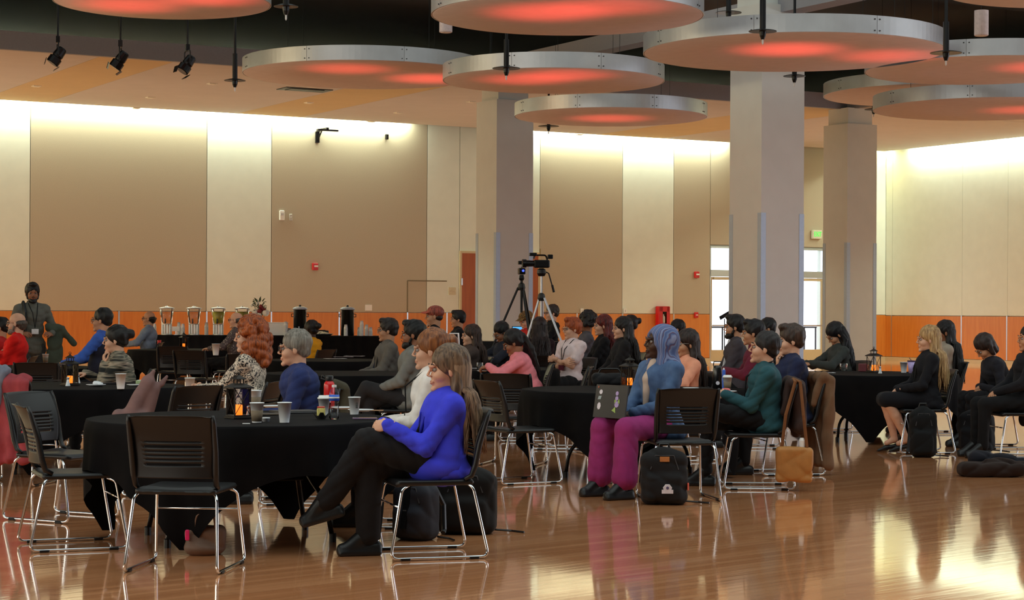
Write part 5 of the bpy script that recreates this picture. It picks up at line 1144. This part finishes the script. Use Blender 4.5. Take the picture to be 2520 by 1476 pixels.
def flask(px, py, lab, z=None):
    p = at(px, py, z); t = empty('red_flask', p, 0, lab, 'bottle'); MB().lathe([(.034, 0), (.037, .004), (.037, .155), (.033, .172), (.024, .182), (.024, .186)], 22).o('flask_body', mat('red_enamel', (206, 26, 30), .25, noise=.02), t, True)
    MB().lathe([(.026, .184), (.028, .188), (.028, .215), (.024, .222), (.001, .222)], 18).o('flask_lid', M_bp, t, True); a = MB(); a.tube([(-.027, 0, .205), (-.05, 0, .222), (-.055, 0, .20), (-.028, 0, .192)], .005, 6); a.o('carry_loop', M_bp, t)
    MB().box((.0, -.037, .07), (.017, .002, .022)).o('pale_mark', mat('pale_pink', (210, 150, 150)), t)
flask(810, 1004, 'red insulated flask with black lid at the back of the nearest table')
p = at(790, 1032); t = empty('cupcake', p, 0, 'pale yellow cake bite in a black paper liner on the nearest table', 'cake'); MB().box((0, 0, .045), (.024, .024, .028), bev=.008).o('cake', mat('cake_yellow', (222, 208, 120), .8, noise=.12, nscale=60), t); MB().box((0, 0, .075), (.022, .022, .004), bev=.002).o('icing', mat('icing_red', (210, 70, 50), .5), t)
N = 16; v = [(0, 0, .004)]+[((.026)*math.cos(2*PI*k/N), .026*math.sin(2*PI*k/N), .004) for k in range(N)]+[((.052 if k % 4 < 2 else .036)*math.cos(2*PI*k/N), (.052 if k % 4 < 2 else .036)*math.sin(2*PI*k/N), .045 if k % 4 < 2 else .022) for k in range(N)]
f = [(0, 1+k, 1+(k+1) % N) for k in range(N)]+[(1+k, 1+N+k, 1+N+(k+1) % N, 1+(k+1) % N) for k in range(N)]; mk('paper_liner', v, f, mat('liner_black', (14, 14, 15), .7), t).modifiers.new('thick', 'SOLIDIFY').thickness = .001
o = MB().lathe([(.001, 0), (.020, 0), (.024, .018), (.026, .018), (.026, .024), (.001, .024)], 18).o('ramekin', M_paper, None, True); o.location = at(654, 1037); tag(o, 'tiny white lidded sauce tub between the two front cups', 'tub')
slab('sugar_packet', 606, 1043, .022, .012, .004, 10, M_white, 'flat white packet on the cloth in front of the sleeved cup', 'packet')
slab('menu_card', 655, 1020, .09, .06, .008, 12, mat('tablet_brown', (96, 84, 70), .4), 'pale edged menu card behind the front cups', 'card', extra=lambda t: MB().box((0, 0, .0088), (.082, .052, .0006)).o('print_area', mat('card_dark', (70, 60, 52)), t))
slab('closed_laptop', 725, 1014, .14, .10, .012, 28, mat('notebook_dark', (40, 38, 38), .5), 'dark closed laptop behind the plain white cup', 'laptop', extra=lambda t: MB().box((0, -.099, .004), (.135, .002, .003)).o('pale_edge', M_alu, t))
slab('phone', 898, 1031, .075, .036, .009, 6, mat('phone_case', (130, 104, 130), .35), 'phone in a mauve case at the right of the nearest table', 'phone', extra=lambda t: MB().box((0, 0, .0096), (.07, .031, .0004)).o('screen', mat('screen_dark', (60, 46, 60), .1), t))
slab('brochure', 418, 1026, .09, .03, .003, 10, mat('brochure_brown', (110, 90, 76)), 'thin brown leaflet at the left of the nearest table', 'leaflet')
slab('tan_napkin', 925, 1010, .05, .05, .003, 0, mat('kraft', (150, 110, 74)), 'tan napkin near the right edge of the nearest table', 'napkin')
# second row table
cup(297, 957, 'white paper cup alone on the second row table', .128); plate(236, 950, 'plate with crumpled napkin on the second row table'); plate(262, 935, 'plate before the striped sweater on the second row table'); plate(336, 950, 'flat plate right of the lone white cup')
s = Sdf(.006, .01); s.ell((0, 0, .02), (.045, .03, .014)); s.cap((-.03, 0, .03), (.03, .01, .02), .012); s.warp = wrinkle(.005, 80, 60); o = s.o('napkin', M_paper); o.location = at(240, 949); tag(o, 'crumpled white napkin on the left plate of the second row', 'napkin')
slab('tablet', 272, 944, .12, .08, .008, 8, mat('tablet_black', (26, 26, 30), .3), 'black tablet between the plates and the lone cup', 'tablet', extra=lambda t: MB().box((0, 0, .0088), (.11, .07, .0004)).o('screen', mat('screen_dark', (60, 46, 60), .1), t))
slab('green_box', 352, 944, .06, .03, .03, 0, mat('pale_green', (170, 190, 140), .6), 'pale green box right on the second row table', 'box', extra=lambda t: MB().box((0, 0, .032), (.05, .024, .002)).o('box_top', M_white, t))
shaker(167, 950, 'salt shaker under the second row lantern'); shaker(192, 943, 'glass pepper shaker right of the second row lantern')
slab('phone', 135, 937, .07, .035, .008, 0, M_bp, 'black phone left of the second row lantern', 'phone', extra=lambda t: MB().box((0, 0, .0088), (.065, .03, .0004)).o('screen', mat('screen_dark', (60, 46, 60), .1), t))
cup(112, 893, 'sleeved cup on the table of the man in red', .11, 'sleeve'); cup(200, 895, 'sleeved cup by the hands of the man in blue', .115, 'sleeve'); slab('napkin', 62, 893, .05, .03, .006, 20, M_paper, 'folded white napkin at the edge before the man in red', 'napkin', extra=lambda t: MB().box((0, 0, .008), (.03, .02, .002)).o('fold', M_paper, t))
cup(380, 848, 'red cup by the man in dark glasses', .11, z=ZC).children[0].data.materials
o = MB().lathe([(.001, 0), (.03, 0), (.038, .10), (.001, .10)], 16).o('red_mug', mat('mug_red', (200, 40, 40), .4), None, True); o.location = at(392, 850); tag(o, 'red mug beside the man in dark glasses', 'mug'); plate(350, 850, 'plate before the man in dark glasses'); cup(531, 874, 'white cup right of the far lantern, on the cloth', .17, grp='paper cups')
for i_, (px, py, rz) in enumerate(((845, 878, 10), (872, 876, -8), (825, 882, 25))): slab('paper_sheet', px, py, .14, .10, .002, rz, M_paper if i_ else mat('paper_grey', (150, 140, 150)), 'loose paper %s on the far table near mustard yellow' % ('at the middle', 'at the right', 'at the left')[i_], 'paper', extra=lambda t: MB().box((0, 0, .0025), (.1, .07, .0004)).o('print_block', mat('print_grey', (110, 100, 110)), t))
slab('paper_sheet', 1155, 906, .09, .06, .003, 5, M_paper, 'white paper before the long haired woman by the column', 'paper', extra=lambda t: MB().box((0, 0, .0035), (.07, .045, .0004)).o('print_block', mat('print_grey', (110, 100, 110)), t))
glassc(1181, 913, 'small drinking glass before the woman in pink'); plate(1187, 915, 'white saucer under the pink sleeve', .06); slab('phone', 1204, 902, .03, .05, .008, 20, M_bp, 'dark phone in the hands of the woman in pink', 'phone', z=.80, extra=lambda t: MB().box((0, 0, .0088), (.026, .045, .0004)).o('screen', mat('screen_blue', (90, 120, 160), .1), t))
# centre right table
s = Sdf(.01, .03); s.box((0, 0, .055), (.16, .10, .055), .04); s.box((0, -.10, .05), (.11, .02, .035), .02); s.warp = wrinkle(.005, 30, 24); o = s.o('camera_bag', FB('bag_black', (22, 22, 25))); o.location = at(1500, 948); tag(o, 'soft black bag on the cloth left of the denim shirt', 'bag')
a = MB(); a.tube(fillet([(-.1, 0, .11), (-.08, 0, .15), (.08, 0, .15), (.1, 0, .11)], .03), .008, 6); a.o('bag_handle', M_bp, o)
p = at(1765, 956); t = empty('tall_flask', p, 0, 'tall black insulated flask on the right of the centre right table', 'bottle'); MB().lathe([(.036, 0), (.04, .005), (.04, .17), (.036, .18), (.036, .20), (.001, .203)], 20).o('flask_body', mat('black_enamel', (16, 16, 18), .25), t, True); a = MB(); a.tube([(-.035, 0, .2), (-.03, 0, .235), (.03, 0, .235), (.035, 0, .2)], .006, 6); a.o('carry_loop', M_bp, t); m = MB(); m.lathe([(.001, -.001), (.017, -.001), (.017, .001)], 10, (0, -.041, .05), Matrix.Rotation(PI/2, 3, 'X')); m.o('sticker', mat('sticker_white', (214, 210, 220), .5), t)
p = at(1781, 958); t = empty('blue_bottle', p, 0, 'slim blue bottle behind the black flask', 'bottle'); MB().box((0, 0, .085), (.014, .014, .085), bev=.004).o('bottle_body', mat('bottle_blue', (70, 110, 210), .35), t); MB().lathe([(.008, .17), (.008, .185)], 10).o('bottle_cap', M_white, t)
c_ = cup(1790, 960, 'lidded sleeved cup right of the black flask', .112, 'lid'); q0 = .0; MB().lathe([(.0285, .012), (.0345, .07)], 24).o('cup_sleeve', M_sleeve, c_, True)
plate(1786, 966, 'plate with a pink pastry on the centre right table', .09); s = Sdf(.006, .01)
for k in range(5): s.ell((.018*math.cos(k*1.3), .018*math.sin(k*1.3), .024), (.02, .016, .014))
o = s.o('pink_pastry', mat('pastry_pink', (226, 110, 110), .6)); o.location = at(1786, 966); tag(o, 'pink pastry on the plate beside the black flask', 'pastry')
slab('phone', 1738, 962, .055, .035, .008, 20, M_bp, 'black phone on white paper beside the black flask', 'phone', z=ZC+.004, extra=lambda t: MB().box((0, 0, .0088), (.05, .03, .0004)).o('screen', mat('screen_dark', (60, 46, 60), .1), t))
slab('paper_sheet', 1730, 966, .09, .06, .003, 10, M_paper, 'white sheet under the black phone', 'paper', extra=lambda t: MB().box((0, 0, .0035), (.06, .04, .0004)).o('print_block', mat('print_grey', (110, 100, 110)), t)); plate(1700, 958, 'plate rim behind the magenta trousers\' chair', .07)
# laptop with stickers on the lap of the denim person
P = PEOPLE['P29']; lp = P['o'].location + P['R'] @ Vector((.44, -.02, .66)); t = empty('laptop', lp, P['face']+.12, 'dark laptop lid with flower stickers held at the knees by denim shirt', 'laptop')
t.scale = (1.12, 1.12, 1.12); MB().box((-.11, 0, -.05), (.11, .155, .008), bev=.003).o('keyboard_base', mat('laptop_dark', (38, 36, 38), .5), t)
Rl = Euler((0, -.16, 0)).to_matrix(); lid = MB(); lid.box((0.02, 0, .06), (.005, .16, .112), Rl); lo = lid.o('screen_lid', mat('laptop_dark', (38, 36, 38), .5), t)
def stk(y, z, r, n, m, sy=1.0, sz=1.0, nm='sticker', rot=0): 
    mb = MB(); vs_ = [Vector((.0, r*sy*(1 if n > 6 or k % 2 == 0 else .72)*math.cos(2*PI*k/n+rot), r*sz*(1 if n > 6 or k % 2 == 0 else .72)*math.sin(2*PI*k/n+rot))) for k in range(n)]
    V = [Rl @ (v_+Vector((.0055, y, z))) + Vector((.02, 0, .06)) for v_ in vs_]+[Rl @ (v_+Vector((.0068, y, z))) + Vector((.02, 0, .06)) for v_ in vs_]
    mb.add(V, [tuple(range(n)), tuple(range(2*n-1, n-1, -1))]+[(k, n+k, n+(k+1) % n, (k+1) % n) for k in range(n)]); mb.o(nm, m, lo)
SW, SV, SG, SGR = mat('sticker_white', (214, 210, 220), .5), mat('sticker_lilac', (170, 150, 200), .5), mat('sticker_green', (150, 180, 90), .5), mat('sticker_grey', (150, 165, 170), .5)
# seen from the camera the lid's left is -y
stk(-.105, .062, .016, 16, SW); stk(-.112, .022, .02, 4, SGR, 1.2, 1.0, rot=.7); stk(-.110, -.035, .02, 7, SW, .9, 1.3)
stk(.060, .056, .015, 10, SV); stk(.062, .022, .016, 10, SV); stk(.050, .0, .015, 6, SG, .7, 1.4, rot=.5); stk(.085, .0, .015, 6, SG, .7, 1.4, rot=-.5); stk(.067, -.018, .022, 10, SV); stk(.045, -.058, .028, 3, SG, 1.1, .9, rot=1.2); stk(-.135, .095, .008, 8, mat('sticker_rust', (150, 70, 40), .5))
# far right table
glassc(2076, 912, 'clear tumbler left on the far right table', h_=.085, r=.045); o = MB().box((0, 0, .045), (.05, .04, .045), bev=.006).o('red_box', mat('box_dark_red', (110, 50, 56), .6)); o.location = at(2124, 914); tag(o, 'dark red box left of the black lantern', 'box')
cup(2224, 917, 'greyish cup on the far right table', .12); o = t = empty('lilac_tumbler', at(2243, 918), 0, 'lilac tumbler beside the blonde woman', 'tumbler'); MB().lathe([(.03, 0), (.045, .13), (.001, .13)], 18).o('tumbler_body', mat('lilac', (190, 170, 225), .3), t, True); MB().lathe([(.047, .128), (.047, .142), (.001, .144)], 18).o('tumbler_lid', mat('plum_lid', (80, 50, 80), .4), t, True); a = MB(); a.tube([(0, 0, .14), (-.025, 0, .17)], .004, 6); a.o('straw', mat('plum_lid', (80, 50, 80), .4), t)
shaker(2166, 919, 'salt shaker right of the black lantern'); slab('paper_sheet', 2025, 917, .13, .09, .003, 0, M_paper, 'white papers at the left of the far right table', 'paper', extra=lambda t: MB().box((0, 0, .0035), (.1, .07, .0004)).o('print_block', mat('print_grey', (110, 100, 110)), t))
# ------------------------------------------------------------------ buffet
BY = 41.6; zb_ = .88
pl, pr = W(388, 830, BY), W(945, 830, BY)
t = empty('buffet_counter', (0, 0, 0), 0, 'long black draped buffet counter below the beige wall', 'counter')
L_ = pr.x-pl.x; cxm = (pl.x+pr.x)/2
MB().box((cxm, BY, zb_-.02), (L_/2, .42, .02)).o('counter_top', M_cloth, t)
nf = 240; v = []; per = 2*(L_+.84)
for k in range(nf):
    s_ = per*k/nf
    if s_ < L_: x, y = pl.x+s_, BY-.42; nx, ny_ = 0, -1
    elif s_ < L_+.84: x, y = pr.x, BY-.42+(s_-L_); nx, ny_ = 1, 0
    elif s_ < 2*L_+.84: x, y = pr.x-(s_-L_-.84), BY+.42; nx, ny_ = 0, 1
    else: x, y = pl.x, BY+.42-(s_-2*L_-.84); nx, ny_ = -1, 0
    a_ = .012+.022*math.sin(k*1.3); v += [(x+nx*.004, y+ny_*.004, zb_), (x+nx*(.01+a_), y+ny_*(.01+a_), .02)]
mk('draped_skirt', v, [(2*k, 2*k+1, 2*((k+1) % nf)+1, 2*((k+1) % nf)) for k in range(nf)], M_cloth, t, True)
def onb(px, y=0, z=None): dx, dy = unroll(px, 820); return Vector((dx/F*(BY+y), BY+y, zb_ if z is None else z))
M_yel = mat('lemonade', (226, 226, 96), .2, noise=0); M_wat = M_drink
def dispenser(px, lab, m):
    t = empty('drink_dispenser', onb(px), 0, lab, 'drink dispenser', 'glass drink dispensers on the buffet')
    b = MB()
    for k in range(10): a = 2*PI*k/10; b.box((.10*math.cos(a), .10*math.sin(a), .12), (.012, .012, .12))
    b.lathe([(.12, 0), (.12, .02), (.085, .02)], 20); b.lathe([(.115, .22), (.12, .24), (.08, .24)], 20); b.o('ribbed_stand', mat('stand_steel', (210, 210, 205), .35, .5, noise=.02), t)
    MB().lathe([(.001, .245), (.11, .245), (.155, .56), (.158, .56), (.113, .24), (.001, .24)], 24).o('glass_jar', M_glass, t, True)
    MB().lathe([(.001, .25), (.106, .25), (.142, .50), (.001, .50)], 24).o('drink', m, t, True)
    b = MB(); b.lathe([(.165, .56), (.168, .575), (.10, .59), (.03, .60), (.02, .62), (.001, .62)], 24); b.o('lid', M_alu, t, True)
    b = MB(); b.tube([(0, -.12, .27), (0, -.17, .27), (0, -.175, .24)], .014, 8); b.box((0, -.155, .31), (.012, .012, .035)); b.o('spigot', M_bp, t)
dispenser(410, 'leftmost glass drink dispenser with clear water', M_wat); dispenser(477, 'second glass dispenser from the left with clear water', M_wat); dispenser(537, 'glass dispenser with yellow lemonade', M_yel); dispenser(596, 'rightmost yellow dispenser behind the patterned shirt', M_yel)
def stack(px, n, lab, y=0, base=.0, r=.042, m=M_paper, step=.028, inv=True, nm='cup_stack'):
    t = empty(nm, onb(px, y)+Vector((0, 0, base)), 0, lab, 'cup stack', 'stacks of cups on the buffet')
    c0 = None
    for k in range(n):
        if c0 is None:
            c0 = MB().lathe([(.001, .10), (r*.7, .10), (r*.7, .10), (r, .004), (r+.004, .004), (r+.004, 0), (r-.004, 0)] if inv else [(r*.7, 0), (r, .1), (r+.004, .1)], 14).o('cup', m, t, True); o = c0
        else: o = c0.copy(); COL.objects.link(o); o.parent = t
        o.location = (0, 0, k*step)
for a in ((380, 6, 'cup stack left of the leftmost dispenser'), (440, 7, 'cup stack between the two water dispensers'), (450, 6, 'cup stack close left of the second dispenser'), (508, 7, 'cup stack between water and lemonade dispensers'),
          (703, 8, 'tall cup stack right of the white box'), (712, 3, 'short cup stack right of the white box'), (851, 6, 'silver looking cup stack before the right urn'), (884, 4, 'low cup stack left in the white group'), (890, 9, 'tallest cup stack in the white group'), (902, 6, 'middle cup stack in the white group'), (912, 4, 'right low cup stack in the white group')):
    stack(a[0], a[1], a[2], y=-.15 if a[0] in (703, 851, 890, 450) else 0.05)
def urn(px, lab):
    t = empty('coffee_urn', onb(px), 0, lab, 'coffee urn', 'black coffee urns on the buffet')
    MB().lathe([(.13, 0), (.14, .01), (.14, .54), (.15, .545), (.15, .56)], 24).o('urn_body', mat('urn_black', (20, 22, 22), .3), t, True); MB().lathe([(.155, .555), (.155, .585), (.10, .61), (.001, .615)], 24).o('urn_lid', M_steel, t, True)
    MB().lathe([(.02, .61), (.03, .63), (.02, .65), (.001, .655)], 12).o('lid_knob', M_bp, t, True); b = MB(); b.tube([(.0, -.13, .12), (0, -.19, .12), (0, -.19, .08)], .016, 8); b.box((0, -.19, .16), (.012, .012, .035)); b.o('tap', M_steel, t)
    for s_ in (-1, 1): b = MB(); b.tube([(s_*.14, 0, .46), (s_*.18, 0, .46), (s_*.18, 0, .40), (s_*.14, 0, .40)], .01, 6); b.o('side_handle', M_bp, t)
urn(738, 'left black coffee urn with steel lid'); urn(855, 'right black coffee urn with steel lid')
t = empty('white_riser_box', onb(665, .05), 0, 'white low box below the flower vase on the buffet', 'box'); MB().box((0, 0, .135), (.36, .18, .135), bev=.008).o('box_body', M_paper, t); MB().box((0, 0, .272), (.37, .19, .006), bev=.003).o('box_lid', M_paper, t)
# flower vase
t = empty('flower_vase', onb(640, .02, zb_+.28), 0, 'glass vase of white and dark red flowers on the white box', 'flowers')
MB().lathe([(.06, 0), (.085, .02), (.085, .16), (.088, .17)], 20).o('vase', M_glass, t, True)
M_leaf = mat('leaf_green', (52, 74, 40), .5, noise=.15); M_pet = mat('petal_white', (232, 230, 222), .6); M_pr = mat('petal_red', (120, 22, 28), .6)
st_ = MB()
for k in range(12): a = rng.uniform(0, 2*PI); st_.tube([(0, 0, .02), (.05*math.cos(a), .05*math.sin(a), .16), (.14*math.cos(a), .1*math.sin(a), .30+rng.uniform(0, .12))], .005, 5)
st_.o('stems', M_leaf, t)
lf0 = None
for k in range(26):
    a = rng.uniform(0, 2*PI); r = rng.uniform(.04, .22); z = rng.uniform(.18, .46)
    if lf0 is None: lf0 = MB().add([(0, 0, 0), (.03, .018, .01), (.085, .012, .015), (.12, 0, 0), (.085, -.012, .015), (.03, -.018, .01)], [(0, 1, 2, 3), (0, 3, 4, 5)]).o('leaf', M_leaf, t); o = lf0
    else: o = lf0.copy(); COL.objects.link(o); o.parent = t
    o.location = (r*math.cos(a)*.7, r*math.sin(a)*.6, z); o.rotation_euler = (rng.uniform(-.5, .5), rng.uniform(-1.1, .2), a)
def bloom(c, r, m, nm):
    s = Sdf(.008, .008)
    for k in range(14): d = nrm(rng.normal(size=3)); s.ell(V3(*c)+d*r*.55, (r*.5,)*3)
    s.o(nm, m, t)
for c in ((-.10, -.06, .20), (.13, -.06, .20), (-.02, -.1, .12)): bloom(c, .075, M_pet, 'white_bloom')
for c in ((.03, -.05, .33), (.0, -.08, .24), (.07, -.03, .27)): bloom(c, .055, M_pr, 'red_bloom')
for c in ((-.14, -.02, .40), (-.08, 0, .46), (-.18, 0, .36), (-.05, -.03, .41)): bloom(c, .035, M_pet, 'white_bloom')
t = empty('food_tray', onb(790, 0), 0, 'dark tray piled with white food between the urns', 'tray'); MB().lathe([(.001, .01), (.20, .01), (.26, .04), (.27, .04), (.20, 0), (.001, 0)], 28).o('tray', M_bp, t, True)
f0 = None
for k in range(24):
    a = rng.uniform(0, 2*PI); r = rng.uniform(0, .18)
    if f0 is None: s = Sdf(.01, .01); s.ell((0, 0, 0), (.035, .028, .022)); f0 = s.o('food_piece', mat('food_cream', (225, 215, 190), .7), t); o = f0
    else: o = f0.copy(); COL.objects.link(o); o.parent = t
    o.location = (r*math.cos(a), r*math.sin(a), .035+.04*(1-r/.18)); o.rotation_euler = (0, 0, a)
t = empty('black_box', onb(790, .14), 0, 'low black warming box behind the food tray', 'box'); MB().box((0, 0, .055), (.16, .08, .055), bev=.01).o('box_body', M_bp, t); MB().box((0, -.02, .115), (.1, .04, .006), bev=.003).o('box_handle', M_bm, t)
t = empty('sign_card', onb(433, -.2), 0, 'small white sign card between the water dispensers', 'sign'); MB().box((0, 0, .13), (.08, .004, .05)).o('card', M_paper, t); MB().box((0, 0, .04), (.01, .01, .04)).box((0, 0, .006), (.04, .03, .006)).o('stand', M_alu, t)
# ------------------------------------------------------------------ AV desk and cameras
p = W(1300, 830, 29.6)
t = empty('control_desk', (p.x, p.y, 0), 0, 'dark control desk behind the seated rows under the tripods', 'desk'); MB().box((0, 0, .94), (.75, .35, .02)).o('desk_top', M_bm, t); MB().box((0, -.33, .5), (.73, .01, .42)).o('front_panel', M_bm, t)
for x in (-1, 1):
    for y in (-1, 1): MB().box((x*.7, y*.3, .46), (.025, .025, .46)).o('desk_leg', M_bm, t)
lt = empty('open_laptop', (p.x-.05, p.y, .96), .3, 'open laptop glowing blue on the control desk', 'laptop'); MB().box((0, 0, .008), (.16, .11, .008)).o('keyboard_base', mat('laptop_dark', (38, 36, 38), .5), lt)
MB().box((0, .13, .12), (.16, .005, .11), Euler((-.25, 0, 0)).to_matrix()).o('screen_lid', mat('laptop_dark', (38, 36, 38), .5), lt); MB().box((0, .124, .12), (.15, .002, .1), Euler((-.25, 0, 0)).to_matrix()).o('screen', mat('screen_glow', (80, 160, 220), .5, emit=(80, 180, 240), estr=.8, noise=0), lt)
def tripod(px, ptop, Y, feet, m, lab, col_w, thick, zapex):
    c = W(px, 800, Y); t = empty('tripod', (c.x, c.y, 0), 0, lab, 'tripod'); 
    for fx_, fy_ in feet:
        l = MB(); a = Vector((fx_*.06, fy_*.06, zapex)); b = Vector((fx_, fy_, .02)); l.tube([a, a.lerp(b, .5)], thick, 8); l.tube([a.lerp(b, .45), b], thick*.72, 8); l.tube([a+Vector((fy_, -fx_, 0))*.03, a.lerp(b, .48)+Vector((fy_, -fx_, 0))*.03], thick*.6, 6); o = l.o('leg', m, t)
        MB().lathe([(.02, 0), (.02, .03), (.012, .05)], 8, (fx_, fy_, 0)).o('rubber_foot', M_bp, o)
    MB().tube([(0, 0, zapex-.35), (0, 0, zapex+col_w)], .018, 8).o('center_column', m, t); MB().lathe([(.045, -.04), (.055, 0), (.045, .05), (.02, .07)], 12, (0, 0, zapex)).o('leg_hub', M_bp, t)
    sp = MB()
    for fx_, fy_ in feet: sp.tube([(0, 0, zapex*.45), (fx_*.52, fy_*.52, zapex*.49)], .006, 5)
    sp.o('spreader', m, t)
    return t, c
z1 = W(1283, 690, 27.4).z
t, c = tripod(1283, 645, 27.4, [(-.78, -.12), (.26, -.22), (.34, .45)], M_bm, 'black camera tripod in front of the left column', .12, .016, z1-.1)
k = empty('small_camera', (c.x, c.y, z1), .2, 'small camera with a blue light on the black tripod', 'camera'); MB().lathe([(.03, 0), (.04, .03), (.03, .08)], 12).o('fluid_head', M_bm, k); MB().box((0, 0, .13), (.045, .06, .045), bev=.008).o('camera_body', M_bm, k)
MB().lathe([(.028, 0), (.03, .05), (.026, .052), (.001, .045)], 14, (0, -.055, .135), Matrix.Rotation(PI/2, 3, 'X')).o('lens', M_bm, k); MB().lathe([(.016, .0), (.014, .004), (.001, .005)], 12, (0, -.108, .135), Matrix.Rotation(PI/2, 3, 'X')).o('blue_light', mat('blue_led', (40, 60, 255), .5, emit=(50, 70, 255), estr=4, noise=0), k)
MB().tube([(0, 0, .175), (.01, 0, .22)], .008, 6).o('mount_post', M_bm, k); MB().box((0, 0, .25), (.05, .03, .025), bev=.005).o('monitor', M_bm, k)
z2 = W(1330, 676, 26.9).z
t, c = tripod(1332, 625, 26.9, [(-.50, -.10), (.66, -.28), (.05, .50)], mat('tripod_silver', (196, 196, 200), .35, .8, noise=.02), 'silver tripod right of the left column', .30, .017, z2-.32)
k = empty('video_camera', (c.x, c.y, z2-.02), PI+.15, 'shoulder style video camera on the silver tripod', 'camera')
MB().lathe([(.045, 0), (.065, .04), (.06, .09), (.03, .11)], 14).o('fluid_head', M_bm, k); MB().box((0, 0, .17), (.11, .05, .055), bev=.015).o('camera_body', M_bm, k)
MB().lathe([(.04, 0), (.045, .12), (.058, .125), (.058, .18), (.05, .18), (.001, .16)], 16, (.09, 0, .175), Matrix.Rotation(PI/2, 3, 'Y')).o('lens', M_bm, k)
b = MB(); b.tube(fillet([(-.08, 0, .22), (-.06, 0, .29), (.10, 0, .29), (.11, 0, .24)], .03), .013, 6); b.o('top_handle', M_bm, k); MB().box((.12, 0, .30), (.05, .03, .022), bev=.006).o('microphone_mount', M_bm, k); MB().box((-.12, .0, .27), (.035, .03, .03), bev=.006).o('viewfinder', M_bm, k)
MB().tube([(.02, 0, .30), (.02, 0, .38)], .008, 6).o('antenna', mat('brass', (120, 90, 40), .4, .6), k); b = MB(); b.tube([(-.04, 0, .07), (-.10, 0, .04), (-.17, 0, -.20)], .010, 6); b.tube([(-.15, 0, -.12), (-.175, 0, -.22)], .017, 8); b.o('pan_handle', M_bm, k)
# music stand by the exit door
p = W(1783, 830, 36); t = empty('music_stand', (p.x, p.y, 0), .3, 'thin dark music stand against the bright exit door', 'stand'); MB().tube([(0, 0, .05), (0, 0, 1.30)], .010, 8).o('pole', M_bm, t)
MB().box((0, 0, 1.36), (.11, .006, .035), Euler((.2, -.5, 0)).to_matrix()).o('desk_plate', M_bm, t)
for k in range(3): a = 2*PI*k/3; MB().tube([(0, 0, .18), (.28*math.cos(a), .28*math.sin(a), .01)], .008, 6).o('leg', M_bm, t)
